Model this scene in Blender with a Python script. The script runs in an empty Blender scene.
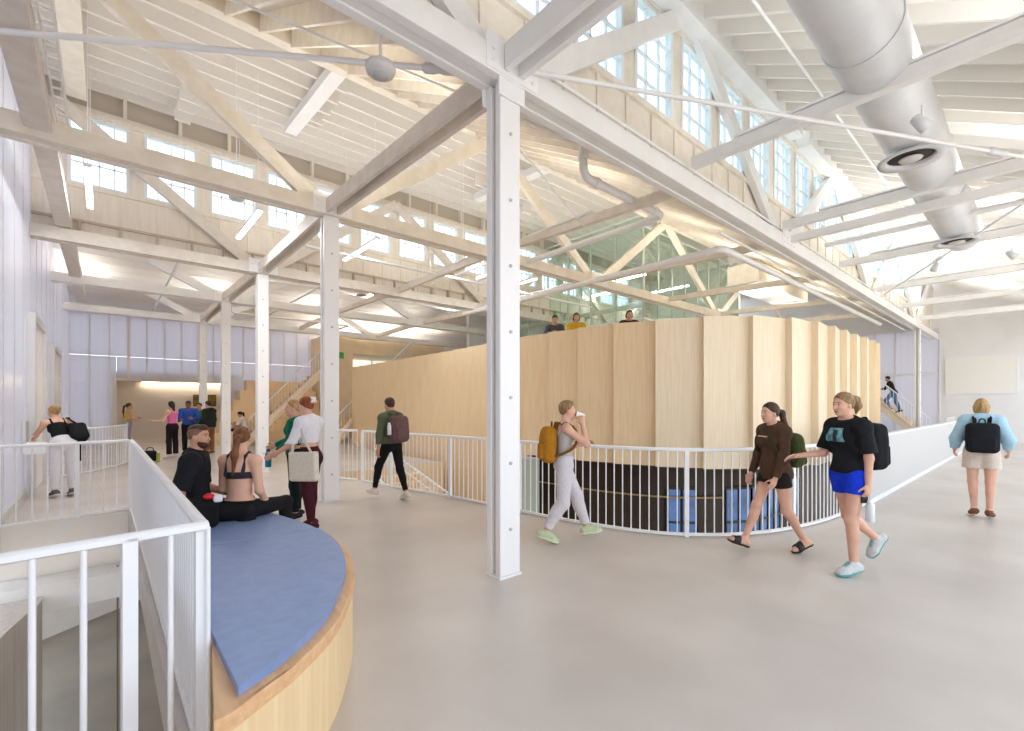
import bpy, bmesh, math, random
import numpy as np
from mathutils import Vector, Matrix
from mathutils.geometry import tessellate_polygon
random.seed(7)
PI = math.pi
COL = bpy.context.scene.collection

# ------------------------------------------------------------------ materials
MATS = {}
def srgb(r, g, b):
    def f(v):
        v /= 255.0
        return v/12.92 if v <= 0.04045 else ((v+0.055)/1.055)**2.4
    return (f(r), f(g), f(b), 1.0)

def mat(name, rgb, rough=0.6, metal=0.0, spec=0.4, noise=None, bump=0.0, nscale=8.0, stretch=(1, 1, 1), alpha=None,
        emit=None, estr=0.0, coat=0.0, trans=0.0, sheen=0.0):
    """rgb is an sRGB 0..255 triple; noise is the second colour mixed in by a noise texture."""
    if name in MATS:
        return MATS[name]
    m = bpy.data.materials.new(name)
    m.use_nodes = True
    nt = m.node_tree
    b = nt.nodes['Principled BSDF']
    b.inputs['Base Color'].default_value = srgb(*rgb)
    b.inputs['Roughness'].default_value = rough
    b.inputs['Metallic'].default_value = metal
    b.inputs['Specular IOR Level'].default_value = spec
    if coat:
        b.inputs['Coat Weight'].default_value = coat
        b.inputs['Coat Roughness'].default_value = 0.15
    if sheen:
        b.inputs['Sheen Weight'].default_value = sheen
    if trans:
        b.inputs['Transmission Weight'].default_value = trans
    if noise or bump:
        tc = nt.nodes.new('ShaderNodeTexCoord')
        mp = nt.nodes.new('ShaderNodeMapping')
        mp.inputs['Scale'].default_value = stretch
        nt.links.new(tc.outputs['Object'], mp.inputs['Vector'])
        nz = nt.nodes.new('ShaderNodeTexNoise')
        nz.inputs['Scale'].default_value = nscale
        nz.inputs['Detail'].default_value = 5.0
        nt.links.new(mp.outputs['Vector'], nz.inputs['Vector'])
        if noise:
            rp = nt.nodes.new('ShaderNodeValToRGB')
            rp.color_ramp.elements[0].position = 0.35
            rp.color_ramp.elements[1].position = 0.65
            rp.color_ramp.elements[0].color = srgb(*rgb)
            rp.color_ramp.elements[1].color = srgb(*noise)
            nt.links.new(nz.outputs['Fac'], rp.inputs['Fac'])
            nt.links.new(rp.outputs['Color'], b.inputs['Base Color'])
        if bump:
            bp = nt.nodes.new('ShaderNodeBump')
            bp.inputs['Strength'].default_value = bump
            bp.inputs['Distance'].default_value = 0.01
            nt.links.new(nz.outputs['Fac'], bp.inputs['Height'])
            nt.links.new(bp.outputs['Normal'], b.inputs['Normal'])
    if emit:
        b.inputs['Emission Color'].default_value = srgb(*emit)
        b.inputs['Emission Strength'].default_value = estr
    MATS[name] = m
    return m

def glass(name, rgb, refl=0.12, rough=0.02):
    """thin pane: mostly clear, a little tinted, with a surface reflection"""
    m = bpy.data.materials.new(name)
    m.use_nodes = True
    nt = m.node_tree
    nt.nodes.clear()
    out = nt.nodes.new('ShaderNodeOutputMaterial')
    t = nt.nodes.new('ShaderNodeBsdfTransparent')
    t.inputs['Color'].default_value = srgb(*rgb)
    g = nt.nodes.new('ShaderNodeBsdfGlossy')
    g.inputs['Roughness'].default_value = rough
    g.inputs['Color'].default_value = srgb(*rgb)
    lw = nt.nodes.new('ShaderNodeLayerWeight')
    lw.inputs['Blend'].default_value = 0.5
    pw = nt.nodes.new('ShaderNodeMath'); pw.operation = 'POWER'; pw.inputs[1].default_value = 4.0
    nt.links.new(lw.outputs['Facing'], pw.inputs[0])
    ad = nt.nodes.new('ShaderNodeMath')
    ad.operation = 'MULTIPLY_ADD'
    ad.inputs[1].default_value = 0.6
    ad.inputs[2].default_value = refl
    ad.use_clamp = True
    nt.links.new(pw.outputs[0], ad.inputs[0])
    mx = nt.nodes.new('ShaderNodeMixShader')
    nt.links.new(ad.outputs[0], mx.inputs['Fac'])
    nt.links.new(t.outputs[0], mx.inputs[1])
    nt.links.new(g.outputs[0], mx.inputs[2])
    nt.links.new(mx.outputs[0], out.inputs['Surface'])
    MATS[name] = m
    return m

white = mat('white_paint', (238, 237, 235), 0.45, spec=0.35, noise=(232, 231, 229), nscale=3)
white_metal = mat('white_powder_coat', (240, 240, 240), 0.35, spec=0.5)
wall_white = mat('wall_paint', (238, 238, 238), 0.6, spec=0.25, noise=(234, 234, 234), nscale=2)
cream = mat('cream_timber_paint', (236, 229, 217), 0.55, spec=0.25, noise=(227, 218, 203), nscale=5, stretch=(1, 1, 1))
deck_cream = mat('cream_roof_deck', (238, 231, 218), 0.6, spec=0.2, noise=(229, 221, 205), nscale=4)
deck_white = mat('white_roof_deck', (236, 232, 226), 0.6, spec=0.2, noise=(229, 224, 216), nscale=4)
joist_white = mat('white_joist_paint', (234, 230, 224), 0.6, spec=0.2)
beam_grey = mat('grey_timber_paint', (226, 219, 210), 0.55, spec=0.25, noise=(216, 208, 197), nscale=6)
galv = mat('pale_galvanised_duct', (224, 226, 228), 0.42, metal=0.12, spec=0.5, noise=(206, 209, 213), nscale=1.3)
dark = mat('dark_gap', (70, 66, 60), 0.8)
black_rubber = mat('black_plastic', (25, 25, 27), 0.5)
sky_glass = glass('clear_window_glass', (242, 249, 252), 0.02)
green_glass = glass('pale_green_glass', (240, 248, 244), 0.12)

def wood_mat(name, a, b, axis='z', rough=0.45):
    st = {'z': (14, 14, 0.7), 'x': (0.7, 14, 14), 'y': (14, 0.7, 14)}[axis]
    return mat(name, a, rough, spec=0.35, noise=b, nscale=2.2, stretch=st)
ply = wood_mat('birch_plywood', (240, 216, 178), (233, 205, 163))
ply_pale = wood_mat('pale_plywood', (244, 228, 200), (238, 217, 184))
ply_edge = wood_mat('birch_bench_rim', (226, 184, 140), (214, 168, 122), 'y')
ply_floor = wood_mat('oak_step', (228, 196, 152), (216, 182, 136), 'y')

def translucent(m, fac, rgb):
    """let daylight from behind glow through a sheet"""
    nt = m.node_tree
    out = [n for n in nt.nodes if n.type == 'OUTPUT_MATERIAL'][0]
    b = nt.nodes['Principled BSDF']
    t = nt.nodes.new('ShaderNodeBsdfTranslucent')
    t.inputs['Color'].default_value = srgb(*rgb)
    mx = nt.nodes.new('ShaderNodeMixShader')
    mx.inputs['Fac'].default_value = fac
    nt.links.new(b.outputs[0], mx.inputs[1])
    nt.links.new(t.outputs[0], mx.inputs[2])
    nt.links.new(mx.outputs[0], out.inputs['Surface'])

# ------------------------------------------------------------------ tagging
def tag(o, label=None, cat=None, group=None, kind=None):
    if label: o['label'] = label
    if cat: o['category'] = cat
    if group: o['group'] = group
    if kind: o['kind'] = kind
    return o

def thing(name, label, cat, loc=(0, 0, 0), rz=0.0, group=None):
    o = bpy.data.objects.new(name, None)
    o.empty_display_size = 0.1
    COL.objects.link(o)
    o.location = loc
    o.rotation_euler = (0, 0, rz)
    bpy.context.view_layer.update() if False else None
    return tag(o, label, cat, group)

def attach(o, parent):
    """parent without moving; parents here are Empties with location and z rotation only"""
    if parent is not None:
        o.parent = parent
        o.matrix_parent_inverse = (Matrix.Translation(parent.location) @ parent.rotation_euler.to_matrix().to_4x4()).inverted()
    return o

# ------------------------------------------------------------------ mesh builder (world coordinates)
class MB:
    def __init__(self):
        self.v, self.f, self.s = [], [], []
    def add(self, vs, fs, smooth=False):
        n = len(self.v)
        self.v += [tuple(p) for p in vs]
        self.f += [tuple(i+n for i in q) for q in fs]
        self.s += [smooth]*len(fs)
        return self
    def box(self, x0, x1, y0, y1, z0, z1):
        vs = [(x, y, z) for z in (z0, z1) for y in (y0, y1) for x in (x0, x1)]
        return self.add(vs, [(0, 2, 3, 1), (4, 5, 7, 6), (0, 1, 5, 4), (2, 6, 7, 3), (0, 4, 6, 2), (1, 3, 7, 5)])
    def bar(self, a, b, w, h, up=(0, 0, 1)):
        """a box along a-b, w wide sideways, h high along 'up'"""
        a, b = Vector(a), Vector(b)
        t = (b-a).normalized()
        s = t.cross(Vector(up))
        if s.length < 1e-4: s = t.cross(Vector((1, 0, 0)))
        s.normalize()
        u = s.cross(t)
        vs = []
        for p in (a, b):
            for q in ((-1, -1), (1, -1), (1, 1), (-1, 1)):
                vs.append(p + s*(q[0]*w/2) + u*(q[1]*h/2))
        return self.add(vs, [(3, 2, 1, 0), (4, 5, 6, 7), (0, 1, 5, 4), (1, 2, 6, 5), (2, 3, 7, 6), (3, 0, 4, 7)])
    def tube(self, pts, r, n=8, closed=False, radii=None):
        pts = [Vector(p) for p in pts]
        m = len(pts)
        vs, fs = [], []
        prev = None
        for i, p in enumerate(pts):
            if closed: t = (pts[(i+1) % m] - pts[i-1])
            else: t = pts[min(i+1, m-1)] - pts[max(i-1, 0)]
            t.normalize()
            if prev is None:
                ref = Vector((0, 0, 1)) if abs(t.z) < 0.9 else Vector((1, 0, 0))
                s = t.cross(ref).normalized()
            else:
                s = prev - t*prev.dot(t)
                s = s.normalized() if s.length > 1e-5 else t.orthogonal().normalized()
            prev = s
            u = t.cross(s)
            rr = radii[i] if radii else r
            for k in range(n):
                a = 2*PI*k/n
                vs.append(p + s*(math.cos(a)*rr) + u*(math.sin(a)*rr))
        for i in range(m if closed else m-1):
            j = (i+1) % m
            for k in range(n):
                l = (k+1) % n
                fs.append((i*n+k, i*n+l, j*n+l, j*n+k))
        self.add(vs, fs, True)
        if not closed:
            self.add([vs[k] for k in range(n)], [tuple(range(n))[::-1]])
            self.add([vs[(m-1)*n+k] for k in range(n)], [tuple(range(n))])
        return self
    def prism(self, poly, z0, z1, holes=()):
        """vertical prism over a plan polygon, holes allowed"""
        loops = [[Vector((p[0], p[1], 0)) for p in L] for L in [poly]+list(holes)]
        tri = tessellate_polygon(loops)
        flat = [p for L in loops for p in L]
        n = len(flat)
        vs = [(p.x, p.y, z0) for p in flat] + [(p.x, p.y, z1) for p in flat]
        fs = []
        for t in tri:
            a, b, c = (flat[i] for i in t)
            ccw = (b-a).cross(c-a).z > 0
            t = tuple(t) if ccw else tuple(t)[::-1]
            fs.append(tuple(i+n for i in t))
            fs.append(t[::-1])
        o = 0
        for li, L in enumerate(loops):
            m = len(L)
            area = sum(L[i].x*L[(i+1) % m].y - L[(i+1) % m].x*L[i].y for i in range(m))
            fw = (area > 0) == (li == 0)
            for i in range(m):
                j = (i+1) % m
                q = (o+i, o+j, o+j+n, o+i+n)
                fs.append(q if fw else q[::-1])
            o += m
        return self.add(vs, fs)
    def lathe(self, prof, c=(0, 0, 0), n=24, axis=(0, 0, 1), smooth=True):
        """profile of (radius, height) turned about 'axis' through c"""
        ax = Vector(axis).normalized()
        s = ax.orthogonal().normalized()
        u = ax.cross(s)
        c = Vector(c)
        vs, fs = [], []
        for r, h in prof:
            for k in range(n):
                a = 2*PI*k/n
                vs.append(c + ax*h + s*(r*math.cos(a)) + u*(r*math.sin(a)))
        for i in range(len(prof)-1):
            for k in range(n):
                l = (k+1) % n
                fs.append((i*n+k, i*n+l, (i+1)*n+l, (i+1)*n+k))
        self.add(vs, fs, smooth)
        if prof[0][0] > 1e-4: self.add(vs[:n], [tuple(range(n))[::-1]])
        if prof[-1][0] > 1e-4: self.add(vs[-n:], [tuple(range(n))])
        return self
    def build(self, name, m, parent=None, bevel=0.0, origin=None):
        me = bpy.data.meshes.new(name)
        vs = self.v
        off = Vector(origin) if origin is not None else None
        if off is not None: vs = [(p[0]-off.x, p[1]-off.y, p[2]-off.z) for p in vs]
        me.from_pydata(vs, [], self.f)
        me.polygons.foreach_set('use_smooth', self.s)
        me.update()
        me.materials.append(m)
        o = bpy.data.objects.new(name, me)
        COL.objects.link(o)
        if off is not None: o.location = off
        if bevel:
            bv = o.modifiers.new('edge', 'BEVEL')
            bv.width = bevel
            bv.segments = 2
            bv.limit_method = 'ANGLE'
        return attach(o, parent)

def struct(name, mb, m, parent=None, bevel=0.0, label=None):
    o = mb.build(name, m, parent, bevel)
    if parent is None:
        o['kind'] = 'structure'
        if label: o['label'] = label
    return o

def catmull(pts, n=8, closed=False):
    P = [Vector(p) for p in pts]
    out = []
    m = len(P)
    for i in range(m if closed else m-1):
        p1, p2 = P[i], P[(i+1) % m]
        p0 = P[i-1] if (closed or i > 0) else p1*2-p2
        p3 = P[(i+2) % m] if (closed or i+2 < m) else p2*2-p1
        for k in range(n):
            t = k/n
            out.append(0.5*((2*p1)+(p2-p0)*t+(2*p0-5*p1+4*p2-p3)*t*t+(3*p1-p0-3*p2+p3)*t**3))
    if not closed: out.append(P[-1])
    return out

def resample(pts, step):
    """equally spaced points (with tangents) along a polyline"""
    P = [Vector(p) for p in pts]
    L = [0]
    for i in range(1, len(P)): L.append(L[-1]+(P[i]-P[i-1]).length)
    n = max(1, round(L[-1]/step))
    out = []
    j = 0
    for k in range(n+1):
        s = L[-1]*k/n
        while j < len(P)-2 and L[j+1] < s: j += 1
        t = (s-L[j])/max(1e-9, L[j+1]-L[j])
        out.append(((P[j].lerp(P[j+1], t)), (P[j+1]-P[j]).normalized()))
    return out
# =================================================================== THE BUILDING
# X runs along the trusses (to the far right of the photo), Y along the column row (to the far left)
XL, XR, YF = -1.06, 30.2, 25.0
EYE = 1.62

# floor: polished concrete slab with the stair pit and the hall opening cut out
conc = mat('polished_concrete', (203, 194, 186), 0.32, spec=0.4, noise=(190, 181, 173), nscale=0.9)
def _conc_detail(m):
    nt = m.node_tree
    b = nt.nodes['Principled BSDF']
    tc = nt.nodes.new('ShaderNodeTexCoord')
    nz = nt.nodes.new('ShaderNodeTexNoise'); nz.inputs['Scale'].default_value = 0.45; nz.inputs['Detail'].default_value = 3
    nt.links.new(tc.outputs['Object'], nz.inputs['Vector'])
    mr = nt.nodes.new('ShaderNodeMapRange'); mr.inputs['From Min'].default_value = 0.3; mr.inputs['From Max'].default_value = 0.7
    mr.inputs['To Min'].default_value = 0.30; mr.inputs['To Max'].default_value = 0.36
    nt.links.new(nz.outputs['Fac'], mr.inputs['Value'])
    nt.links.new(mr.outputs['Result'], b.inputs['Roughness'])
_conc_detail(conc)

PITX, PITY0, PITY1 = 0.30, 2.50, 9.25
rail_pts = [(3.97, 10.6), (4.10, 9.5), (4.36, 7.9), (4.58, 6.6), (4.70, 5.4), (4.80, 4.55), (4.95, 3.85), (5.22, 3.15), (5.72, 2.62), (6.40, 2.27), (7.3, 2.06), (8.3, 1.97), (9.4, 1.92)]
rail_curve = [(p.x, p.y) for p in catmull([(x, y, 0) for x, y in rail_pts], 6)]
def offset2(pts, d):
    out = []
    for i, p in enumerate(pts):
        a, b = pts[max(i-1, 0)], pts[min(i+1, len(pts)-1)]
        t = Vector((b[0]-a[0], b[1]-a[1])).normalized()
        out.append((p[0]-t.y*d, p[1]+t.x*d))
    return out
edge_in = offset2(rail_curve, 0.07)          # the slab edge, just inside the opening from the railing
hole = edge_in + [(20.5, 1.99), (20.5, 9.0), (20.5, 18.0), (7.2, 18.0), (7.2, 11.2), (4.05, 11.2)]
pit = [(XL, PITY0), (PITX-0.03, PITY0), (PITX-0.03, PITY1), (XL, PITY1)]
struct('floor', MB().prism([(XL-0.3, -3.5), (XR, -3.5), (XR, 31.0), (XL-0.3, 31.0)], -0.36, 0.0, [hole, pit]), conc)
# lower storey
lowconc = mat('lower_concrete', (158, 145, 128), 0.4, noise=(140, 128, 114), nscale=0.7)
struct('floor_lower', MB().box(-9, XR, -4, 31, -4.3, -4.0), lowconc)
pitwall = mat('pit_wall_paint', (240, 235, 228), 0.6, noise=(235, 229, 221), nscale=2)
struct('wall_pit', MB().box(XL, PITX-0.032, PITY1-0.015, PITY1, -0.74, -0.005), pitwall)
struct('wall_lower_left', MB().box(-6.2, -6.0, -4, 30, -4.0, -0.37), pitwall)
struct('wall_lower_back', MB().box(-6, 7.2, 19.4, 19.6, -4.0, -0.37), pitwall)
# curved walls of the lower storey seen down the pit
cw = [(p.x, p.y) for p in catmull([(-1.05, 4.2, 0), (-0.98, 6.2, 0), (-0.84, 7.5, 0), (-0.62, 8.5, 0), (-0.70, 8.9, 0)], 6)]
gry = mat('ribbed_grey_wall', (206, 199, 190), 0.5, noise=(190, 182, 173), nscale=3, stretch=(9, 9, 0.2))
struct('wall_lower_curved', MB().prism(cw + [(-1.4, 8.9), (-1.4, 4.2)], -4.0, -0.9), gry)
cw = [(p.x, p.y) for p in catmull([(-2.0, 15.0, 0), (-1.1, 15.8, 0), (0.1, 16.7, 0), (1.4, 17.6, 0), (3.2, 18.4, 0)], 6)]
struct('wall_lower_low', MB().prism(cw + offset2(cw, 0.25)[::-1], -4.0, -3.1), pitwall)
struct('trim_8', MB().box(0.20, 0.225, 9.0, 9.04, -4.0, -0.75).box(0.13, 0.15, 9.0, 9.04, -4.0, -0.75), mat('dark_bronze_frame', (120, 106, 88), 0.4))
struct('wall_stair_side', MB().box(4.08, 7.18, 11.17, 11.195, -1.6, -0.005).box(7.17, 7.195, 11.2, 17.9, -1.6, -0.005), ply)
struct('trim_1', MB().box(XL, PITX-0.035, PITY1-0.55, PITY1-0.02, -1.12, -0.76), white)
# ------------------------------------------------------------------ left wall (translucent sheets), far wall, end wall
poly = mat('polycarbonate_sheet', (228, 226, 230), 0.22, spec=0.55, noise=(221, 219, 226), nscale=2.2, stretch=(6, 6, 0.15))
translucent(poly, 0.40, (230, 231, 238))
poly_rib = mat('polycarbonate_joint', (238, 232, 224), 0.5)
alum = mat('pale_aluminium', (214, 212, 210), 0.35, metal=0.3)
lw = MB()
for i in range(27):
    y = -3.0 + i*1.04
    lw.box(XL-0.10, XL, y, y+1.03, 0, 8.3)
left = struct('wall_left', lw, poly)
rb = MB()
for i in range(28): rb.box(XL-0.05, XL+0.004, -3.01+i*1.04-0.012, -3.01+i*1.04+0.012, 0, 8.3)
rb.build('joint_strip', alum, left)
struct('baseboard_left', MB().box(XL, XL+0.03, PITY1+0.1, YF, 0, 0.14), alum)

# far wall with the lit recess
fw = MB()
OX0, OX1, OZ = 0.36, 4.3, 2.62
xs = [XL] + [XL+0.6*k for k in range(1, 17)]
def sheet(x0, x1, z0, z1): fw.box(x0, x1-0.012, YF, YF+0.08, z0, z1)
x = XL
while x < 8.4:
    x1 = x+0.6
    if x1 <= OX0 or x >= OX1: sheet(x, x1, 0, 3.6)
    elif x < OX0 < x1: sheet(x, OX0, 0, 3.6); sheet(OX0, x1, OZ, 3.6)
    elif x < OX1 < x1: sheet(x, OX1, OZ, 3.6); sheet(OX1, x1, 0, 3.6)
    else: sheet(x, x1, OZ, 3.6)
    sheet(x, x1, 3.62, 5.3)
    x = x1
far = struct('wall_far', fw, poly)
rb = MB()
for k in range(17):
    xx = XL+0.6*k-0.006
    wide = 0.05 if k in (3, 11) else 0.018
    rb.box(xx-wide, xx+wide, YF-0.03, YF+0.05, OZ+0.12 if OX0-0.1 < xx < OX1+0.1 else 0, 5.3)
rb.build('joint_strip', poly_rib, far)
struct('wall_far_upper', MB().box(XL, XR, YF, YF+0.2, 5.3, 6.2).box(8.6, XR, YF, YF+0.2, 0, 5.3), wall_white)
tr = MB()
tr.box(OX0-0.10, OX0, YF-0.06, YF+0.3, 0, OZ+0.1).box(OX1, OX1+0.10, YF-0.06, YF+0.3, 0, OZ+0.1).box(OX0, OX1, YF-0.06, YF+0.3, OZ, OZ+0.1)
struct('trim_2', tr, mat('pale_wood_trim', (232, 218, 196), 0.5), bevel=0.005)
# recess room
struct('wall_recess', MB().box(OX0-0.12, OX1+0.5, 28.6, 28.8, 0, 3.0).box(OX0-0.2, OX0-0.1, YF+0.3, 28.8, 0, 3.0).box(OX1+0.4, OX1+0.5, YF+0.3, 28.8, 0, 3.0),
       mat('warm_plaster', (228, 220, 214), 0.7))
struct('ceiling_recess', MB().box(OX0-0.2, OX1+0.5, YF+0.1, 28.8, 2.95, 3.0), wall_white)
sl = thing('strip_light', 'long warm strip light along the top of the lit recess wall', 'light', (2.6, 28.5, 2.85))
MB().box(1.3, 4.6, 28.42, 28.52, 2.72, 2.80).build('housing', white_metal, sl)
MB().box(1.34, 4.56, 28.43, 28.51, 2.70, 2.718).build('diffuser', mat('warm_led', (255, 236, 196), 0.5, emit=(255, 238, 205), estr=13.0), sl)
for k, (px, w, lb) in enumerate(((3.38, 0.5, 'dark green picture on the recess wall behind the person in pink'),
                              (4.02, 0.36, 'small dark picture on the recess wall behind the person in blue'))):
    pic = thing('framed_picture', lb, 'picture', (px, 28.58, 1.9), group=None)
    MB().box(px, px+w, 28.54, 28.599, 1.55, 2.15).build('frame', mat('dark_frame', (60, 52, 30), 0.5), pic)
    MB().box(px+0.03, px+w-0.03, 28.53, 28.541, 1.58, 2.12).build('print', mat('olive_print', (92, 84, 34), 0.6, noise=(150, 120, 40), nscale=6), pic)

# end wall on the far right
XE = 29.2
struct('wall_right', MB().box(XE, XE+0.2, -3.5, 3.3, 0, 7.6).box(XE, XE+0.2, 3.3, 26, 5.2, 9), wall_white)
ew = MB()
for k in range(26): ew.box(XE, XE+0.06, 3.3+0.8*k, 3.3+0.8*k+0.78, 0.0, 5.2)
endp = struct('wall_end', ew, poly)
rb = MB()
for k in range(27): rb.box(XE-0.03, XE+0.03, 3.28+0.8*k-0.02, 3.28+0.8*k+0.02, 0, 5.2)
rb.box(XE-0.05, XE+0.05, 3.3, 24, 3.05, 3.12)
rb.build('joint_strip', white, endp)
struct('baseboard_right', MB().box(XE-0.03, XE, -3.4, 1.8, 0, 0.15), white)
brd = thing('whiteboard', 'large pale board on the white end wall above the far stair', 'board', (XE-0.03, 2.4, 3.0))
MB().box(XE-0.05, XE-0.02, 0.85, 3.05, 2.15, 3.75).build('panel', mat('pale_board', (242, 240, 234), 0.3), brd)
MB().box(XE-0.06, XE-0.01, 0.82, 3.08, 2.11, 2.15).box(XE-0.06, XE-0.01, 0.82, 3.08, 3.75, 3.79).box(XE-0.06, XE-0.01, 0.82, 0.85, 2.15, 3.75).box(XE-0.06, XE-0.01, 3.05, 3.08, 2.15, 3.75).build('frame', white_metal, brd)

# ------------------------------------------------------------------ door in the left wall
dm = mat('door_white', (244, 244, 245), 0.4)
d1 = struct('door_1', MB().box(XL+0.005, XL+0.07, 16.3, 18.7, 0.0, 3.02), dm)
fr = MB()
fr.box(XL+0.005, XL+0.11, 12.05, 12.2, 0, 3.3).box(XL+0.005, XL+0.11, 14.05, 14.2, 0, 3.3).box(XL+0.005, XL+0.11, 12.2, 14.05, 3.15, 3.3)
d2 = struct('door_2', MB().box(XL+0.005, XL+0.06, 12.2, 14.05, 0.01, 3.15), dm)
fr.build('door_frame', alum, d2)
h = MB()
h.bar((XL+0.10, 13.85, 0.95), (XL+0.10, 13.85, 1.25), 0.03, 0.03).bar((XL+0.05, 13.85, 0.98), (XL+0.11, 13.85, 0.98), 0.02, 0.02).bar((XL+0.05, 13.85, 1.22), (XL+0.11, 13.85, 1.22), 0.02, 0.02)
h.build('door_handle', alum, d2)
fr = MB()
fr.box(XL+0.005, XL+0.12, 16.18, 16.3, 0, 3.14).box(XL+0.005, XL+0.12, 18.7, 18.82, 0, 3.14).box(XL+0.005, XL+0.12, 16.3, 18.7, 3.02, 3.14)
fr.build('door_frame', alum, d1)
df = thing('drinking_fountain', 'white wall drinking fountain beside the leaning woman', 'fountain', (XL, 11.4, 1.0))
MB().box(XL+0.01, XL+0.30, 11.25, 11.65, 0.78, 0.98).build('basin', white_metal, df, 0.03)
MB().box(XL+0.01, XL+0.06, 11.25, 11.65, 0.98, 1.35).build('back_panel', alum, df, 0.01)
MB().tube([(XL+0.10, 11.35, 0.98), (XL+0.10, 11.35, 1.06), (XL+0.14, 11.38, 1.09)], 0.012).build('spout', alum, df)

# ------------------------------------------------------------------ columns: two boards with a bolted gap
CX, TY = 2.88, [3.43, 8.02, 12.55, 17.1, 21.6]
ZB = [4.64, 4.80, 4.78, 4.86, 4.80]                 # underside of each truss chord
bolt_m = mat('painted_bolt', (196, 196, 198), 0.4, metal=0.2)
def column(x, y, zt, label):
    r = MB()
    r.box(x-0.125, x+0.125, y-0.105, y-0.03, 0.02, zt)
    r.box(x-0.125, x+0.125, y+0.03, y+0.105, 0.02, zt)
    c = struct('column', r, mat('column_white', (240, 239, 238), 0.4, spec=0.4), bevel=0.012, label=label)
    MB().box(x-0.085, x+0.085, y-0.03, y+0.03, 0.02, zt).build('spacer', mat('column_shadow_gap', (205, 198, 188), 0.6), c)  # spacer colour darkened to paint in the shade of the gap
    MB().box(x-0.135, x+0.135, y-0.115, y+0.115, 0, 0.02).build('base_plate', white_metal, c)
    b = MB()
    z = 0.45
    while z < zt-0.2:
        b.lathe([(0.016, 0.0), (0.016, 0.014), (0.008, 0.02), (0.0, 0.02)], (x, y-0.105, z), 10, (0, -1, 0))
        z += 0.62
    b.build('bolt', bolt_m, c)
    return c
names = ['white timber column nearest the camera in the middle of the floor', 'second white timber column, beside the woman with the tote bag',
         'third white timber column back in the row', 'fourth white timber column back in the row', 'last white timber column by the lit recess']
for k in range(5): column(CX, TY[k], ZB[k], names[k])
column(24.6, 3.43, ZB[0], 'far white column standing behind the solid parapet')

# ------------------------------------------------------------------ trusses along X
def truss(k, x0, x1, nodes, top, right_only=False, m=None, hgt=0.24, dg=3.55):
    y, zb = TY[k], ZB[k]
    m = m or beam_grey
    t = MB()
    for s in (-1, 1): t.box(x0, x1, y+s*0.10-0.045, y+s*0.10+0.045, zb, zb+hgt)
    t.box(x0, x1, y-0.055, y+0.055, zb+0.015, zb+0.05)
    o = struct('beam_truss', t, m, bevel=0.008, label='long horizontal white truss chord along the hall')
    for x in nodes:
        for s in (-1, 1):
            if x+s*dg < x0-1.2 or x+s*dg > x1+0.5: continue
            MB().bar((x+s*0.10, y, zb+hgt*0.5), (x+s*dg, y, top+0.006*s), 0.11+0.006*s, 0.24).build('diagonal', m, o)
        p = MB()
        p.box(x-0.32, x+0.32, y-0.152, y-0.147, zb+0.02, zb+hgt+0.10).box(x-0.32, x+0.32, y+0.147, y+0.152, zb+0.02, zb+hgt+0.10)
        for q in (-0.24, -0.08, 0.08, 0.24):
            p.lathe([(0.018, 0), (0.018, 0.015), (0, 0.015)], (x+q, y-0.152, zb+0.09), 8, (0, -1, 0))
            p.lathe([(0.018, 0), (0.018, 0.015), (0, 0.015)], (x+q, y-0.152, zb+0.20), 8, (0, -1, 0))
        p.build('gusset_plate', white_metal, o)
    return o
RN = [CX, 9.98, 17.08, 24.2]
truss(0, -1.0, 29.0, RN, 7.30, m=white)
truss(1, XL, 26.5, RN, 7.45, m=cream)
truss(2, XL, 22, RN[:3], 7.5, m=beam_grey)
for k in (3, 4): truss(k, XL, 16.0, RN[:2], 5.85, m=white, dg=1.9)
# cap of the near column
MB_ = MB()
MB_.box(CX-0.16, CX+0.16, TY[0]-0.135, TY[0]-0.106, ZB[0]-0.16, ZB[0]+0.02).box(CX-0.16, CX+0.16, TY[0]+0.106, TY[0]+0.135, ZB[0]-0.16, ZB[0]+0.02)
struct('trim_3', MB_, white_metal, bevel=0.01)

# struts along Y between the trusses
def strut(x, y0, y1, z, w, hh, m, n='beam_strut'):
    struct(n, MB().box(x-w/2, x+w/2, y0, y1, z-hh/2, z+hh/2), m, bevel=0.006, label='horizontal white strut across the hall between two trusses')
Yend = -0.45
zc = [z+0.12 for z in ZB]
for k in range(4):                                   # paired boards on the column line
    for s in (-1, 1):
        struct('beam_strut', MB().bar((CX+s*0.09, TY[k]+0.16, zc[k]+0.02), (CX+s*0.09, TY[k+1]-0.16, zc[k+1]+0.02), 0.055, 0.22), beam_grey, label='paired strut on the column line')
for s in (-1, 1):
    strut(CX+s*0.09, Yend, TY[0]-0.16, zc[0]+0.06, 0.06, 0.24, white)
for x in (6.45, 9.98, 13.5, 17.08):
    strut({6.45: 6.25, 9.98: 9.72, 13.5: 13.4}.get(x, x), Yend, TY[0]-0.15, 5.02, 0.12, 0.15, white)
    for k in range(4):
        if (x > 14 and k > 0) or (x > 10 and k > 2): continue
        struct('beam_strut', MB().bar((x, TY[k]+0.15, zc[k]+0.06), (x, TY[k+1]-0.15, zc[k+1]+0.06), 0.11, 0.14), cream, label='horizontal cream strut between two trusses')
strut(10.12, Yend, TY[0]-0.15, 4.86, 0.12, 0.14, white)
for x in (20.6, 24.2): strut(x, Yend, TY[0]-0.15, 5.02, 0.12, 0.15, white)
for x in (20.6,): struct('beam_strut', MB().bar((x, TY[0]+0.15, zc[0]+0.06), (x, TY[1]-0.15, zc[1]+0.06), 0.11, 0.14), cream, label='horizontal cream strut in the middle bay beyond the drum')
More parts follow.
